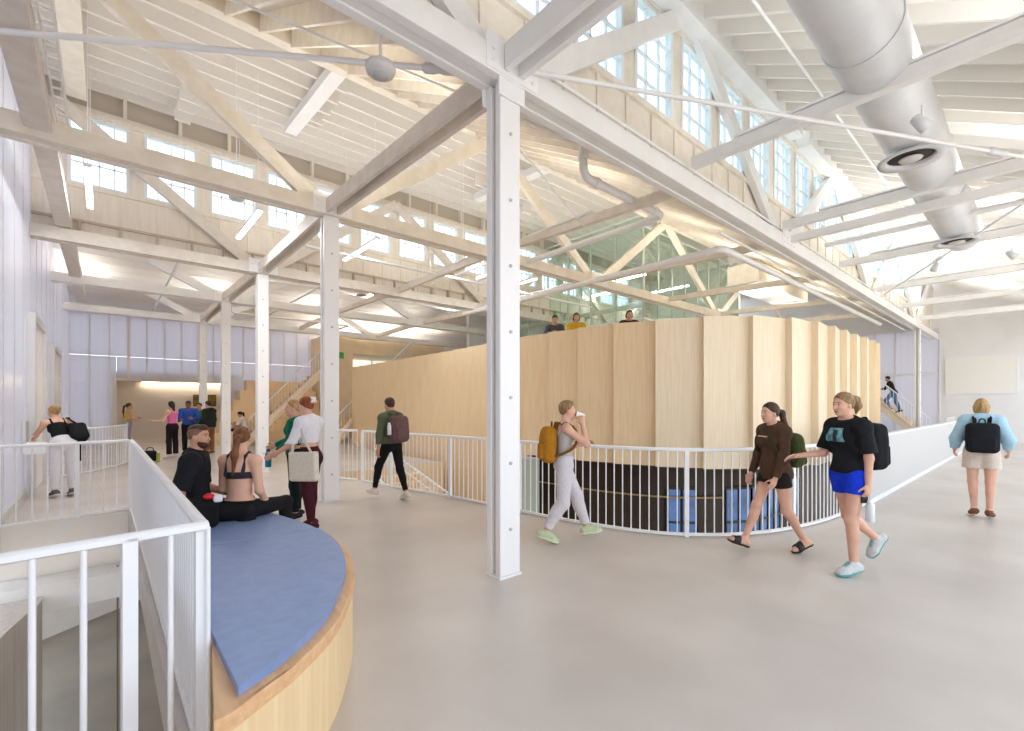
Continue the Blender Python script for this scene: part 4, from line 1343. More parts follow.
    def hair(self, m, style='short', length=0.3, back=None, beard=None, fade=None):
        s, hd = self.k, self.hd
        H = [self.hf, self.hl, self.hu]
        vol = {'buzz': .005, 'short': .006}.get(style, .009)
        if fade:
            F = Field()
            F.ell(hd(-.012, 0, .030), V3(.0995, .0795, .1025)*s, H, .02)
            F.cut(hd(.050, 0, .045), self.hf*.62-self.hu*.78).cut(hd(-.09, 0, -.045), -self.hu*.85+self.hf*(-.15))
            for sg in (1, -1): F.cap(hd(.026, sg*.071, .03), hd(.022, sg*.068, -.03), .010*s, .008*s, .01)
            sides = field_obj('faded_sides', F, self.res, fade, self.root, self.frame)
            F = Field()
            F.ell(hd(-.015, 0, .080), V3(.094, .066, .056)*s, H, .02).ell(hd(.045, 0, .098), V3(.042, .052, .030)*s, H, .02)
            F.cut(hd(0, 0, .060), -self.hu*.97-self.hf*.2)
            ob = field_obj('hair', F, self.res, m, self.root, self.frame)
            style = 'none'
        F = Field()
        F.ell(hd(-.012, 0, .030), V3(.097+vol, .077+vol, .100+vol)*s, H, .02)
        if style in ('short', 'buzz'):
            t_ = .012 if style == 'short' else .004
            F.ell(hd(.012, 0, .072), V3(.086, .068, .052+t_)*s, H, .02)
            F.ell(hd(-.03, 0, .066), V3(.080, .070, .056+t_)*s, H, .02)
            for sg in (1, -1): F.cap(hd(.022, sg*.072, .03), hd(.018, sg*.072, -.02), .010*s, .007*s, .01)
        if style in ('bob', 'long'):
            for sg in (1, -1): F.cap(hd(-.02, sg*.066, .0), hd(-.03, sg*.066, -.09 if style == 'bob' else -.02), .032*s, .03*s, .03)
            F.ell(hd(-.05, 0, -.03), V3(.06, .08, .09)*s, H, .03)
        F.cut(hd(.050, 0, .045), self.hf*.80-self.hu*.60 if style not in ('short', 'buzz') else self.hf*.62-self.hu*.78)
        if style in ('buzz', 'short'): F.cut(hd(-.09, 0, -.04), -self.hu*.85+self.hf*(-.15))
        elif style in ('pony', 'bun', 'highpony'): F.cut(hd(-.085, 0, -.055), -self.hu*.8+self.hf*.55)
        if style != 'none': ob = field_obj('hair', F, self.res, m, self.root, self.frame)
        F = Field()
        if style == 'pony' or style == 'highpony':
            p0 = hd(-.115, 0, .03 if style == 'pony' else .075)
            bk = nrm(-self.hf*.55-V3(0, 0, 1)*.9)
            p1 = p0-self.hf*.045*s-V3(0, 0, .03)
            pts = [p0, p1, p1+V3(0, 0, -1)*length*.45-self.hf*.02, p1+V3(0, 0, -1)*length+self.hf*.0]
            if back is not None: pts[2] += V3(back)*.5; pts[3] += V3(back)
            for a, b, ra, rb in zip(pts, pts[1:], (.022, .034, .034), (.034, .034, .012)): F.cap(a, b, ra*s, rb*s, .03)
        elif style == 'bun':
            F.ell(hd(-.105, 0, .075), V3(.05, .048, .046)*s, H, .02)
        elif style == 'long':
            p0 = hd(-.075, 0, -.03)
            F.cap(p0, p0-V3(0, 0, 1)*length-self.hf*.03, .062*s, .04*s, .03, sq=(self.hf, .6))
        if F.p: field_obj('hair_tail' if 'pony' in style else 'hair_bun' if style == 'bun' else 'hair_length', F, self.res, m, ob, self.frame)
        if self.res < .0105:
            B = Field()
            for sg in (1, -1): B.cap(hd(.0905, sg*.018, .030), hd(.077, sg*.048, .031), .0052*s, .004*s, .004)
            field_obj('eyebrows', B, .004, m, self.root, self.frame)
        if beard:
            F = Field()
            F.ell(hd(.028, 0, -.048), V3(.068, .064, .078)*s, H, .02).ell(hd(.063, 0, -.095), V3(.031, .033, .028)*s, H, .02)
            F.cut(hd(.06, 0, -.050), self.hu*.9+self.hf*.25).cut(hd(-.01, 0, 0), -self.hf)
            field_obj('beard', F, self.res, beard, self.root, self.frame)
        return ob
    # ---- things carried
    def backpack(self, label, m, strap_m=None, size=(0.085, 0.145, 0.215), drop=0.08, pocket=None, gap=0.105, bottle=None):
        J, s = self.J, self.s
        strap_m = strap_m or m
        T = [self.tf, self.tl, self.sp]
        c = J['chest']-self.tf*(gap+size[0])*1.0-self.sp*(0.03+drop)
        t = thing('backpack', label, 'backpack', tuple(self.W(c-self.sp*size[2])))
        F = Field().box(c, size, T, 0.07, 0.02).ell(c-self.tf*size[0]*.45+self.sp*size[2]*.2, V3(size[0]*.9, size[1]*.9, size[2]*.75), T, 0.04)
        field_obj('main_bag', F, max(.008, self.res), m, t, self.frame)
        F = Field().box(c-self.tf*size[0]*0.95-self.sp*size[2]*.38, V3(0.04, size[1]*.80, size[2]*.46), T, 0.035, 0.02)
        field_obj('front_pocket', F, max(.008, self.res), pocket or m, t, self.frame)
        for sg in (1, -1):
            top_ = J['neck']-self.sp*0.055*s+self.tl*sg*0.095*s
            pts = [c+self.tf*size[0]*.8+self.sp*size[2]*.70+self.tl*sg*0.07, c+self.tf*(size[0]+.01)+self.sp*(size[2]+drop*.6)+self.tl*sg*0.08, top_-self.tf*0.06+self.sp*0.052, top_+self.sp*0.075, top_+self.tf*0.085+self.sp*0.02,
                   J['chest']+self.tf*0.135+self.tl*sg*0.12-self.sp*0.0, J['chest']+self.tf*0.06+self.tl*sg*0.175-self.sp*0.14, c+self.tf*size[0]*.6-self.sp*size[2]*.65+self.tl*sg*0.11]
            P = catmull([self.W(p) for p in pts], 5)
            b = MB()
            for i in range(len(P)-1): b.bar(P[i], P[i+1]+(P[i+1]-P[i])*.15, 0.045, 0.012, self.D(self.tf*.2+self.sp) if 7 < i < 19 else self.D(self.tl*sg*.6+self.tf))
            b.build('shoulder_strap', strap_m, t)
        hp = [self.W(c+self.sp*(size[2]-.01)+self.tl*.035+self.tf*.03), self.W(c+self.sp*(size[2]+.05)+self.tl*.02+self.tf*.03), self.W(c+self.sp*(size[2]+.05)-self.tl*.02+self.tf*.03), self.W(c+self.sp*(size[2]-.01)-self.tl*.035+self.tf*.03)]
        MB().tube(catmull(hp, 5), 0.009, 6).build('handle', strap_m, t)
        zp = [c-self.tf*size[0]*1.02+self.tl*size[1]*math.cos(a)*.86+self.sp*(size[2]*.25+size[2]*.6*math.sin(a)) for a in np.linspace(0.1, PI-0.1, 12)]
        return t

def bottle(label, p, axis, m, h=0.22, r=0.034, cap_m=None, name='water_bottle'):
    p = Vector(p)
    t = thing(name, label, 'bottle', p)
    MB().lathe([(r*.85, 0), (r, .012), (r, h*.78), (r*.62, h*.88), (r*.62, h*.90)], p, 18, axis).build('flask', m, t)
    MB().lathe([(r*.66, h*.90), (r*.66, h), (r*.5, h*1.02), (0, h*1.02)], p, 16, axis).build('cap', cap_m or white_metal, t)
    return t
f_ = fabric
# 1 ---- person drinking, walking right, mustard backpack
p = Person('blond person in grey tank top drinking from a white cup beside the column', (4.14, 3.81), 4, H=1.69, male=True, girth=.9, skin='pink', res=.0065,
    pose=dict(RT=(-.05, -.04, -1), RS=(-.55, 0, -.85), RF=(.95, -.1, -.3), LT=(.44, .02, -.9), LS=(.30, 0, -.95), LF=(.97, .1, .12),
              RU=(.66, -.10, -.52), RA=(-.12, .34, 1), RH=(-.1, .35, .9), RP=(.1, 1, 0), Rcurl=(.7, .6), LU=(.15, .2, -1), LA=(.75, -.25, .25), LP=(0, -.6, -.6)), lean=(.04, 0, 1), pitch=-.12)
p.tank('tank_top', f_('grey_marl', (188, 184, 182)), lo=.04, hi=.40)
p.bottoms('joggers', f_('pale_joggers', (214, 209, 212), (206, 200, 205)), 1.86, .11, .026, .022)
p.shoes(f_('mint_knit', (196, 208, 172), (182, 196, 156)), mat('pale_sole', (226, 232, 206), .5), high=.05)
p.hair(HAIRS['darkblond'], 'short')
p.backpack('mustard yellow backpack worn by the person in the grey tank top', f_('mustard', (178, 122, 34), (164, 110, 28)), f_('mustard_strap', (120, 84, 30)), pocket=f_('mustard_pocket', (168, 112, 28)))
t = thing('paper_cup', 'white paper cup held to the mouth by the person drinking', 'cup', tuple(p.W(p.J['Rpalm'])))
q = p.W(p.hd(.155, -.012, -.075)); d = p.D(nrm((-.92, 0.02, .22)))
MB().lathe([(.028, -.055), (.039, .05), (.041, .052), (.038, .054), (.027, -.05), (0, -.05)], q, 18, d).build('cup_body', mat('paper_white', (236, 234, 228), .6), t)
MB().lathe([(.030, -.056), (.030, -.05), (0, -.056)], q, 18, d).build('cup_base', mat('paper_white', (236, 234, 228), .6), t)

# 2 ---- girl in brown sweatshirt
p = Person('person in brown sweatshirt and black shorts walking left before the drum railing', (5.62, 1.99), 188, H=1.68, girth=.95, skin='pink', res=.0065,
    pose=dict(RT=(.42, .05, -.9), RS=(.36, 0, -.93), RF=(.93, -.05, .34), LT=(-.16, .02, -1), LS=(-.55, 0, -.85), LF=(.96, .1, -.28),
              LU=(.10, .14, -1), LA=(.38, -.05, -.9), RU=(.1, -.2, -1), RA=(.4, .0, -.9), curl=(.5, .6)), lean=(.05, 0, 1))
br_ = f_('brown_sweat', (84, 62, 46), (74, 54, 40))
sw = p.top('sweatshirt', br_, 1.93, -.09, .034, .021, .012, neck=.01)
p.bottoms('shorts', f_('black_short', (36, 32, 32)), .36, .1, .014, .024)
p.slides(mat('black_foam', (38, 35, 34), .6))
p.hair(HAIRS['brown'], 'pony', .30, back=(0, .03, 0))
p.backpack('olive green backpack worn by the person in the brown sweatshirt', f_('olive', (84, 90, 48), (74, 80, 42)), f_('olive_strap', (62, 54, 38)), gap=.135, size=(.08, .135, .19), drop=.10)
c = p.J['chest']+p.sp*.045
F = Field(); p.torso(F, .0365, .05)
F.cut(c+p.tl*.085, p.tl).cut(c-p.tl*.085, -p.tl).cut(c+p.sp*.008, p.sp).cut(c-p.sp*.006, -p.sp).cut(c+p.tf*.02, -p.tf)
field_obj('chest_stripe', F, .005, mat('cream_print', (214, 190, 166), .7), sw, p.frame)

# 3 ---- girl in black tee and blue shorts
p = Person('person in black printed tee and bright blue shorts walking left', (5.46, 1.27), 189, H=1.74, girth=.95, hs=.92, skin='pink', res=.0065,
    pose=dict(LT=(.17, .02, -1), LS=(-.06, 0, -1), LF=(1, .05, -.12), RT=(-.22, -.02, -1), RS=(-.80, 0, -.60), RF=(.62, -.05, -.78),
              LU=(-.08, .16, -1), LA=(.04, .0, -1), Lcurl=(.8, .8), RU=(.30, -.12, -.95), RA=(.95, -.18, -.12), RP=(0, .5, -.8), Rcurl=(.3, .3)), lean=(.04, 0, 1), pitch=.05)
te = p.top('tee_shirt', f_('black_tee', (30, 30, 34), (25, 25, 29)), .86, .00, .026, .024, .040, neck=.0)
p.bottoms('shorts', f_('royal_blue', (22, 62, 214), (18, 54, 196)), .40, .1, .015, .020)
p.shoes(f_('grey_white_knit', (206, 206, 202), (192, 196, 194)), mat('teal_sole', (92, 170, 172), .5), high=.05)
p.hair(HAIRS['darkblond'], 'highpony', .13)
p.backpack('black backpack worn by the person in blue shorts', f_('black_nylon', (24, 24, 27)), size=(.10, .155, .225), gap=.13)
tp = mat('teal_print', (126, 190, 196), .7, noise=(60, 110, 120), nscale=22)
F = Field(); p.torso(F, .033, .05)
c = p.J['chest']+p.sp*.01
F.cut(c+p.tl*.105, p.tl).cut(c-p.tl*.105, -p.tl).cut(c+p.sp*.075, p.sp).cut(c-p.sp*.055, -p.sp).cut(c+p.tf*.02, -p.tf)
field_obj('chest_print', F, .006, tp, te, p.frame)
F = Field(); p.torso(F, .036, .05)
F.cut(c+p.tl*.028, p.tl).cut(c-p.tl*.022, -p.tl).cut(c+p.sp*.055, p.sp).cut(c-p.sp*.06, -p.sp).cut(c+p.tf*.02, -p.tf)
field_obj('print_figure', F, .006, mat('dark_print', (30, 44, 52), .7), te, p.frame)
q = p.W(p.J['Lpalm'])
ph = thing('phone', 'dark phone in the hand of the person in blue shorts', 'phone', q)
MB().bar(q+Vector((0, 0, .05)), q-Vector((0, 0, .09)), .012, .07, p.D((1, .0, 0))).build('phone_body', black_rubber, ph, .004)
bottle('clear bottle hanging from the hand of the person in blue shorts', q+Vector((.0, 0, -.26))+p.D((-.03, 0.03, 0)), (0, 0, 1), mat('frosted_clear', (214, 218, 224), .25, spec=.6), .20, .036)

# 4 ---- person seen from behind at the right
p = Person('blond person in pale blue hoodie seen from behind at the right edge', (9.5, .62), 47, H=1.68, skin='pink', res=.0075,
    pose=dict(LT=(.06, .0, -1), LS=(-.06, -.04, -1), RT=(-.03, -.0, -1), RS=(-.12, .03, -1), LU=(-.12, .42, -1), LA=(.55, .05, -.55), RU=(-.12, -.42, -1), RA=(.55, -.05, -.55)))
p.top('hoodie', f_('sky_hoodie', (172, 206, 222), (160, 196, 214)), 1.9, .02, .034, .040, .028, hood=True, neck=.01)
p.bottoms('shorts', f_('beige_short', (214, 200, 186), (204, 190, 176)), .52, .1, .022, .050)
p.shoes(f_('brown_sandal', (120, 80, 62)), None, .004, .0)
p.hair(HAIRS['blond'], 'bob')
p.backpack('black backpack worn by the person in the pale blue hoodie', f_('black_canvas', (28, 29, 34)), size=(.085, .175, .21), gap=.135, drop=.11)

# 5 ---- walker in green jacket
p = Person('dark-haired person in olive jacket and black tights walking off to the left', (3.72, 7.42), 140, H=1.76, skin='tan', res=.0075,
    pose=dict(LT=(.50, .06, -.9), LS=(.28, 0, -.98), LF=(.98, .1, .1), RT=(-.22, -.03, -1), RS=(-.42, 0, -.9), RF=(.97, -.1, -.25), LU=(.05, .18, -1), LA=(.15, .02, -1), RU=(.25, -.15, -1), RA=(.6, .1, -.7)), lean=(.05, 0, 1))
p.top('jacket', f_('olive_jacket', (96, 104, 78), (86, 94, 70)), 1.95, .0, .030, .026, .016, hood=True, neck=.02)
p.bottoms('tights', f_('black_tights', (24, 23, 25)), 1.90, .1, .008, .006)
p.shoes(f_('cream_shoe', (226, 214, 200)), mat('cream_sole', (232, 224, 212), .5))
p.hair(HAIRS['brown'], 'short')
p.backpack('mauve brown backpack worn by the walker in the olive jacket', f_('mauve', (112, 86, 84), (102, 76, 76)), size=(.10, .155, .225), gap=.125)
bottle('white bottle in the side pocket of the mauve backpack', p.W(p.J['chest']-p.tf*.21+p.tl*.185-p.sp*.20), p.D(p.sp), mat('bottle_white', (232, 232, 230), .4), .20, .034)

# 6 ---- woman in white top with tote
p = Person('red-haired woman in white top and maroon leggings with a tote bag', (1.98, 6.22), 166, H=1.70, skin='pink', res=.0075,
    pose=dict(LT=(-.10, .03, -1), LS=(-.16, 0, -1), RT=(.12, -.03, -1), RS=(.0, 0, -1), LU=(.28, .22, -.9), LA=(.85, -.05, -.45), RU=(.28, -.2, -.9), RA=(.9, .1, -.35), Lcurl=(.8, .8), Rcurl=(.8, .8)), lean=(.03, 0, 1), pitch=.1)
p.top('crop_top', f_('white_knit', (230, 228, 234), (222, 220, 228)), 1.9, .17, .018, .020, .014)
p.bottoms('leggings', f_('maroon', (72, 26, 40), (62, 22, 34)), 1.95, .12, .008, .006)
p.shoes(f_('maroon_shoe', (70, 30, 40)), None)
p.hair(HAIRS['red'], 'bun')
F = Field().cap(p.hd(-.13, .03, .10), p.hd(-.13, -.03, .05), .02).cap(p.hd(-.13, -.03, .10), p.hd(-.13, .03, .05), .02)
field_obj('hair_clip', F, .006, mat('pearl_clip', (236, 226, 226), .3), p.root, p.frame)
tote = thing('tote_bag', 'cream canvas tote bag hanging at the side of the woman in white', 'tote bag', tuple(p.W(p.J['pel']+p.pl*.2)))
T = [p.pf, p.pl, p.sp]
c = p.J['pel']+p.pl*.245-p.pf*.10-p.sp*.10
canvas = f_('canvas', (228, 222, 208), (216, 210, 196))
field_obj('bag_body', Field().box(c, (.20, .045, .19), T, .04, .01).cut(c+p.sp*.175, p.sp), .009, canvas, tote, p.frame)
field_obj('black_contents', Field().ell(c+p.sp*.165+p.pf*.07, (.09, .035, .05), T).ell(c+p.sp*.17-p.pf*.06, (.07, .03, .04), T), .009, f_('black_cloth', (22, 22, 24)), tote, p.frame)
for q in (.13, -.13):
    for w_ in (.03,):
        P = catmull([p.W(c+p.pf*q+p.pl*w_+p.sp*.17), p.W(p.J['Lsho']+p.sp*-.12+p.pf*q*.45+p.pl*.06), p.W(p.J['Lsho']+p.sp*.078-p.pl*.04+p.pf*q*.15), ], 6)
        b = MB()
        for i in range(len(P)-1): b.bar(P[i], P[i+1], .03, .008, p.D(p.pl))
        b.build('handle', canvas, tote)

# 7 ---- blond in green sweater
p = Person('blond person in emerald sweater standing behind the woman in white', (2.0, 6.88), 196, H=1.66, skin='pink', res=.0085,
    pose=dict(LU=(.2, .2, -1), LA=(.75, -.05, -.55), RU=(.35, -.22, -.9), RA=(.95, -.15, -.35), Rcurl=(.9, .9)), yaw=.2)
p.top('sweater', f_('emerald', (18, 110, 84), (14, 98, 74)), 1.92, -.02, .026, .024, .014)
p.bottoms('trousers', f_('dark_teal', (24, 34, 38)), 1.92, .1, .012, .012)
p.shoes(f_('dark_shoe', (50, 48, 52)), mat('white_sole', (228, 228, 226), .5))
p.hair(HAIRS['blond'], 'bun')
q = p.W(p.J['Rpalm'])
bottle('bright blue bottle dangling from the hand of the person in emerald', q+Vector((0, 0, -.27)), (0, 0, 1), mat('blue_steel', (28, 140, 184), .35), .25, .042, mat('bottle_cap_grey', (70, 84, 90), .5))

# 8 ---- seated man
p = Person('bearded man in black shirt sitting on the bench looking right', (.64, 5.2), 24, H=1.74, male=True, hs=.86, skin='tan', res=.0065, hip_z=.67, yaw=-.35,
    pose=dict(LT=(1, .25, -.05), LS=(.1, .0, -1), RT=(1, -.15, -.05), RS=(.15, 0, -1), LF=(1, .1, -.1), RF=(1, -.1, -.1), LU=(.1, .22, -1), LA=(.8, -.1, -.3), RU=(-.25, -.30, -1), RA=(.1, .12, -.9), RP=(0, 0, -1)), lean=(-.02, 0, 1))
p.top('polo_shirt', f_('black_polo', (30, 31, 35), (26, 27, 31)), .9, -.03, .018, .022, .030, neck=.02)
p.bottoms('trousers', f_('black_trouser', (26, 26, 29)), 1.9, .1, .014, .02)
p.shoes(f_('black_shoe', (30, 30, 32)), mat('white_sole2', (220, 220, 220), .5))
p.hair(HAIRS['brown'], 'short', beard=HAIRS['brown'], fade=mat('hair_faded', (134, 98, 76), .6, noise=(112, 80, 62), nscale=40))

# 9 ---- seated woman
p = Person('woman with auburn ponytail and bare back sitting on the blue bench', (.97, 5.08), 84, H=1.70, hs=.86, skin='fair', res=.0065, hip_z=.655, yaw=.35, pitch=.08,
    pose=dict(LT=(1, .28, -.02), LS=(.1, 0, -1), RT=(.92, -.30, -.02), RS=(.05, 0, -1), LF=(1, .1, -.1), RF=(1, -.1, -.1), LU=(.1, .14, -1), LA=(.7, -.25, .1), RU=(.0, -.14, -1), RA=(.55, .15, -.45)), lean=(.03, 0, 1))
p.tank('sports_bra', f_('charcoal_bra', (52, 50, 58)), lo=.27, hi=.335, o=.008)
p.bottoms('leggings', f_('black_legging', (25, 25, 29)), 1.92, .06, .009, .007)
p.shoes(f_('white_trainer', (222, 222, 222)), mat('white_sole3', (226, 226, 226), .5))
p.hair(HAIRS['auburn'], 'pony', .34, back=(-.02, .03, 0))
# their bag between them
bg_ = thing('sports_bag', 'black sports bag with red and white tape between the seated pair', 'bag', (.80, 4.78, .55))
fr = (np.eye(3), V3(.63, 4.86, .50))
field_obj('bag_body', Field().box((0, 0, .17), (.13, .11, .125), None, .06).ell((.0, 0, .23), (.11, .09, .10)), .008, f_('black_bag', (22, 22, 25)), bg_, fr)
field_obj('red_tape', Field().ell((.05, -.07, .325), (.045, .04, .028)), .007, mat('red_vinyl', (204, 34, 40), .4), bg_, fr)
field_obj('white_towel', Field().box((.115, -.08, .30), (.035, .04, .03), None, .02), .007, f_('white_towel', (228, 226, 228)), bg_, fr)

# 10 ---- blond leaning at the left wall
p = Person('blond woman in black tank top leaning over by the left wall', (-.55, 11.35), 150, H=1.68, skin='fair', res=.0085, yaw=.3, pitch=-.35,
    pose=dict(LU=(.55, .25, -.75), LA=(.8, .1, -.6), RU=(.45, -.05, -.9), RA=(.5, .2, -.8), LT=(.03, .05, -1), RT=(-.02, -.05, -1)), lean=(.62, .05, .85))
p.tank('tank_top', f_('black_tank', (26, 25, 28)), lo=.06, hi=.38, o=.011)
p.bottoms('trousers', f_('white_trouser', (226, 222, 226), (218, 214, 220)), 1.9, .1, .016, .02)
p.shoes(f_('black_white_shoe', (96, 94, 98)), mat('white_sole4', (228, 228, 228), .5))
p.hair(HAIRS['blond'], 'bun')
sb_ = thing('shoulder_bag', 'black shoulder bag on the back of the leaning blond woman', 'bag', tuple(p.W(p.J['pel'])))
T = [p.pf, p.pl, p.sp]; c = p.J['pel']-p.pl*.20-p.pf*.10+p.sp*.13
field_obj('bag_body', Field().box(c, (.10, .13, .17), T, .06, .01), .01, f_('black_bag2', (25, 25, 28)), sb_, p.frame)
b = MB(); P = catmull([p.W(c+p.sp*.15-p.pl*.05), p.W(p.J['Rsho']-p.pf*.08), p.W(p.J['Rsho']+p.sp*.08), p.W(p.J['chest']+p.pf*.14), p.W(c+p.pf*.1)], 5)
for i in range(len(P)-1): b.bar(P[i], P[i+1], .04, .012, p.D(p.sp))
b.build('strap', f_('black_bag2', (25, 25, 28)), sb_)
MB().bar(p.W(c-p.sp*.16), p.W(c-p.sp*.16-V3(0, 0, .38)), .04, .01, p.D(p.pl)).build('loose_strap', f_('black_bag2', (25, 25, 28)), sb_)

# ---- far group
FR = .0105
p = Person('person in yellow top and grey jeans with long ponytail by the lit recess', (.62, 21.6), 42, H=1.66, skin='tan', res=FR,
    pose=dict(LU=(.3, .2, -.9), LA=(.8, -.5, .15), RU=(.3, -.2, -.9), RA=(.8, .5, .1)))
p.tank('yellow_top', f_('yellow', (206, 170, 72)), lo=.1, hi=.42)
p.bottoms('jeans', f_('grey_jeans', (150, 150, 164)), 1.9, .1, .02, .03)
p.shoes(f_('grey_shoe', (130, 126, 126)), None)
p.hair(HAIRS['brown'], 'pony', .40)
p = Person('woman in pink top and black trousers holding out an arm', (1.53, 17.4), 178, H=1.70, skin='fair', res=FR,
    pose=dict(RU=(.15, -.15, -1), RA=(.5, .0, -.8), LU=(.4, .2, -.85), LA=(.97, .15, .0), LP=(0, 0, 1), LT=(.05, .03, -1), RT=(-.05, -.03, -1)))
p.tank('pink_top', f_('pink', (222, 112, 168)), lo=.08, hi=.42)
p.bottoms('trousers', f_('black_flare', (36, 24, 30)), 1.95, .1, .014, .035)
p.shoes(f_('white_shoe', (226, 220, 216)), None)
p.hair(HAIRS['black'], 'long', .22)
p = Person('person in bright blue jacket among the group by the lit recess', (2.05, 18.4), -62, H=1.72, male=True, skin='deep', res=FR,
    pose=dict(LU=(.2, .25, -1), LA=(.8, -.4, .1), RU=(.2, -.25, -1), RA=(.8, .3, .0)))
p.top('jacket', f_('cobalt', (50, 84, 170)), 1.9, .0, .03, .03, .02)
p.bottoms('trousers', f_('black_pant', (28, 26, 30)), 1.92, .1, .018, .03)
p.shoes(f_('dark_shoe2', (44, 42, 44)), None)
p.hair(HAIRS['black'], 'short')
p = Person('person in green jersey standing behind the person in bright blue', (2.42, 18.9), -80, H=1.66, skin='tan', res=FR, pose=dict(LU=(.2, .2, -1), LA=(.8, -.3, .1)))
p.top('jersey', f_('green_jersey', (40, 130, 84)), .9, .0, .026, .03, .04)
p.bottoms('trousers', f_('navy_pant', (34, 36, 48)), 1.92, .1, .018, .03)
p.shoes(f_('dark_shoe3', (44, 42, 44)), None)
p.hair(HAIRS['brown'], 'bun')
p = Person('person in dark olive coat at the right of the group by the recess', (2.55, 17.9), 172, H=1.72, skin='fair', res=FR, pose=dict(LU=(.1, .2, -1), LA=(.5, -.1, -.6)))
p.top('coat', f_('dark_olive', (40, 44, 38)), 1.9, -.08, .04, .036, .03, hood=True)
p.bottoms('trousers', f_('brown_pant', (150, 104, 78)), 1.92, .1, .018, .03)
p.shoes(f_('tan_shoe', (130, 96, 74)), None)
p.hair(HAIRS['brown'], 'short')
p = Person('person in white top and black trousers sitting on the timber seating steps', (4.42, 22.2), 205, H=1.66, skin='tan', res=FR, hip_z=.63, pitch=.35,
    pose=dict(LT=(.78, .1, .66), LS=(.40, 0, -.9), RT=(.80, -.1, .62), RS=(.46, 0, -.9), LF=(1, 0, -.1), RF=(1, 0, -.1), LU=(.5, .15, -.8), LA=(.9, -.1, .1), RU=(.5, -.15, -.8), RA=(.9, .1, .1)), lean=(.22, 0, 1))
p.top('white_top', f_('white_tee', (230, 224, 226)), 1.2, .0, .02, .02, .02)
p.bottoms('trousers', f_('black_pant2', (30, 28, 30)), 1.92, .1, .016, .02)
p.shoes(f_('pale_shoe', (214, 208, 204)), None)
p.hair(HAIRS['black'], 'pony', .2)
# stair runner on the right
p = Person('person in black top and jeans running up the far right stair', (27.0, 4.58), 131, H=1.70, skin='tan', res=FR, z=1.26,
    pose=dict(LT=(.6, .05, -.8), LS=(-.35, 0, -.9), LF=(1, 0, -.1), RT=(-.15, -.05, -1), RS=(-.35, 0, -.9), RF=(1, 0, -.3), LU=(.4, .15, -.8), LA=(.85, 0, -.1), RU=(-.2, -.1, -.9), RA=(.4, 0, -.8)), lean=(.35, 0, 1))
p.top('black_top', f_('black_top', (32, 28, 30)), 1.5, .0, .02, .02, .02)
p.bottoms('jeans', f_('blue_jeans', (92, 122, 168), (80, 108, 152)), 1.92, .1, .018, .024)
p.shoes(f_('jean_shoe', (60, 60, 70)), None)
p.hair(HAIRS['black'], 'short')
# three lookers on the upper floor
for (x, y, lb, colr, hr, nm) in ((8.60, 8.20, 'person in charcoal top leaning on the drum edge, beside the one in yellow', (78, 74, 78), 'brown', 'charcoal_top'),
                                 (8.78, 7.65, 'person in mustard yellow top looking over the drum edge', (204, 160, 44), 'brown', 'mustard_top'),
                                 (9.22, 6.42, 'person alone with only head and shoulders above the drum edge', (74, 56, 48), 'brown', 'brown_top')):
    p = Person(lb, (x, y), -96, H=1.66 if y > 7 else 1.60, skin='tan', res=FR, z=2.2, lean=(.12, 0, 1), pitch=.15, pose=dict(LU=(.6, .3, -.7), LA=(.6, -.7, .1), RU=(.6, -.3, -.7), RA=(.6, .7, .1)))
    p.top('top', f_(nm, colr), 1.85, .0, .022, .022, .016)
    p.bottoms('trousers', f_('dark_trouser', (40, 40, 46)), 1.92, .1, .016, .02)
    p.shoes(f_('dark_shoe4', (44, 42, 44)), None)
    p.hair(HAIRS[hr], 'short' if y > 8 else 'bob')
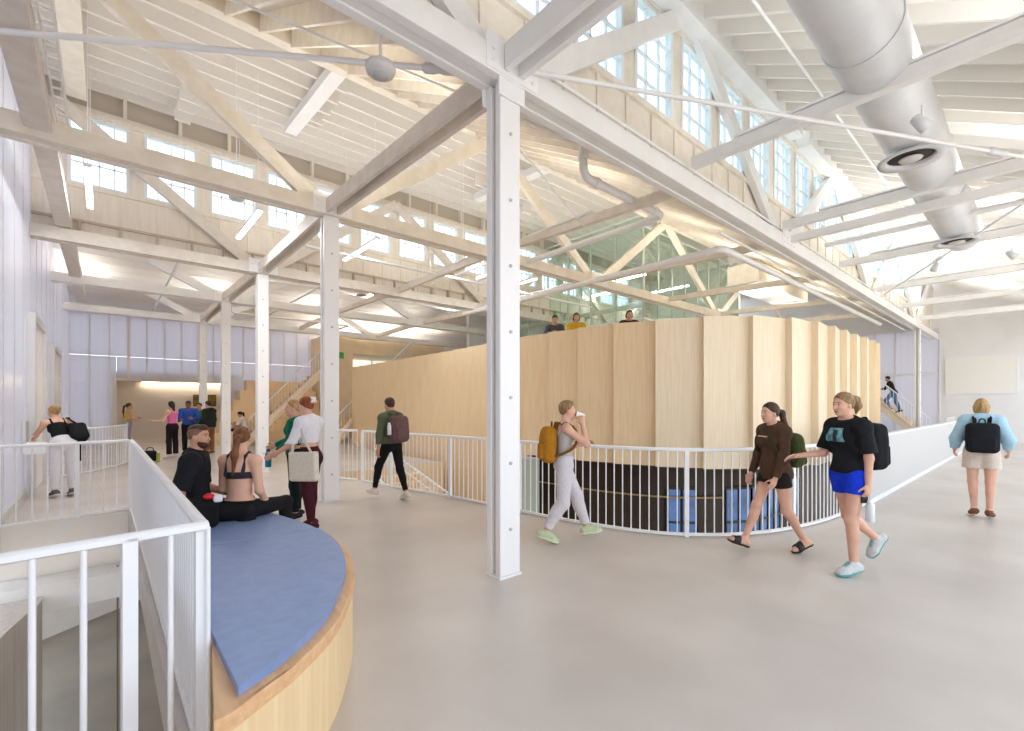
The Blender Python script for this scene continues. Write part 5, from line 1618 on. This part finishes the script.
# things on the floor by the guard
kb = thing('gym_bag', 'small black bag on the floor beyond the white guard', 'bag', (.98, 17.0, 0))
field_obj('bag_body', Field().box((0, 0, .15), (.16, .14, .15), None, .07), .012, f_('black_bag3', (28, 28, 30)), kb, (np.eye(3), V3(.98, 17.0, 0)))
MB().tube(catmull([(.90, 17.0, .28), (.92, 17.0, .38), (1.04, 17.0, .38), (1.06, 17.0, .28)], 5), .012, 6).build('handle', f_('black_bag3', (28, 28, 30)), kb)
bottle('olive green flask standing on the floor beside the small black bag', (1.14, 16.6, 0), (0, 0, 1), mat('olive_flask', (150, 156, 62), .4), .30, .045)
# =================================================================== light, camera
sc = bpy.context.scene
w = bpy.data.worlds.new('sky_world')
sc.world = w
w.use_nodes = True
nt = w.node_tree
bg = nt.nodes['Background']
tc = nt.nodes.new('ShaderNodeTexCoord')
sep = nt.nodes.new('ShaderNodeSeparateXYZ')
nt.links.new(tc.outputs['Generated'], sep.inputs[0])
rp = nt.nodes.new('ShaderNodeValToRGB')
rp.color_ramp.elements[0].position = 0.35
rp.color_ramp.elements[0].color = srgb(226, 218, 208)
rp.color_ramp.elements[1].position = 0.75
rp.color_ramp.elements[1].color = srgb(222, 238, 255)
e = rp.color_ramp.elements.new(0.52); e.color = srgb(250, 251, 255)
mr = nt.nodes.new('ShaderNodeMapRange'); mr.inputs['From Min'].default_value = -1; mr.inputs['From Max'].default_value = 1
nt.links.new(sep.outputs['Z'], mr.inputs['Value'])
nt.links.new(mr.outputs['Result'], rp.inputs['Fac'])
nt.links.new(rp.outputs['Color'], bg.inputs['Color'])
bg.inputs['Strength'].default_value = 1.6

cam = bpy.data.cameras.new('camera')
co = bpy.data.objects.new('camera', cam)
COL.objects.link(co)
co.location = (0, 0, EYE)
co.rotation_euler = (PI/2, 0, math.radians(48.905-90))
cam.sensor_width = 36
cam.lens = 36*466.63/1024
cam.shift_y = 39.5/1024
cam.clip_end = 200
sc.camera = co
sc.view_settings.view_transform = 'Standard'
sc.view_settings.look = 'None'
sc.view_settings.gamma = 1
sc.view_settings.use_curve_mapping = False
sc.view_settings.exposure = 0.74
sc.cycles.use_denoising = True
sc.cycles.max_bounces = 14
sc.cycles.diffuse_bounces = 8
sc.cycles.transparent_max_bounces = 16
sc.cycles.sample_clamp_indirect = 6
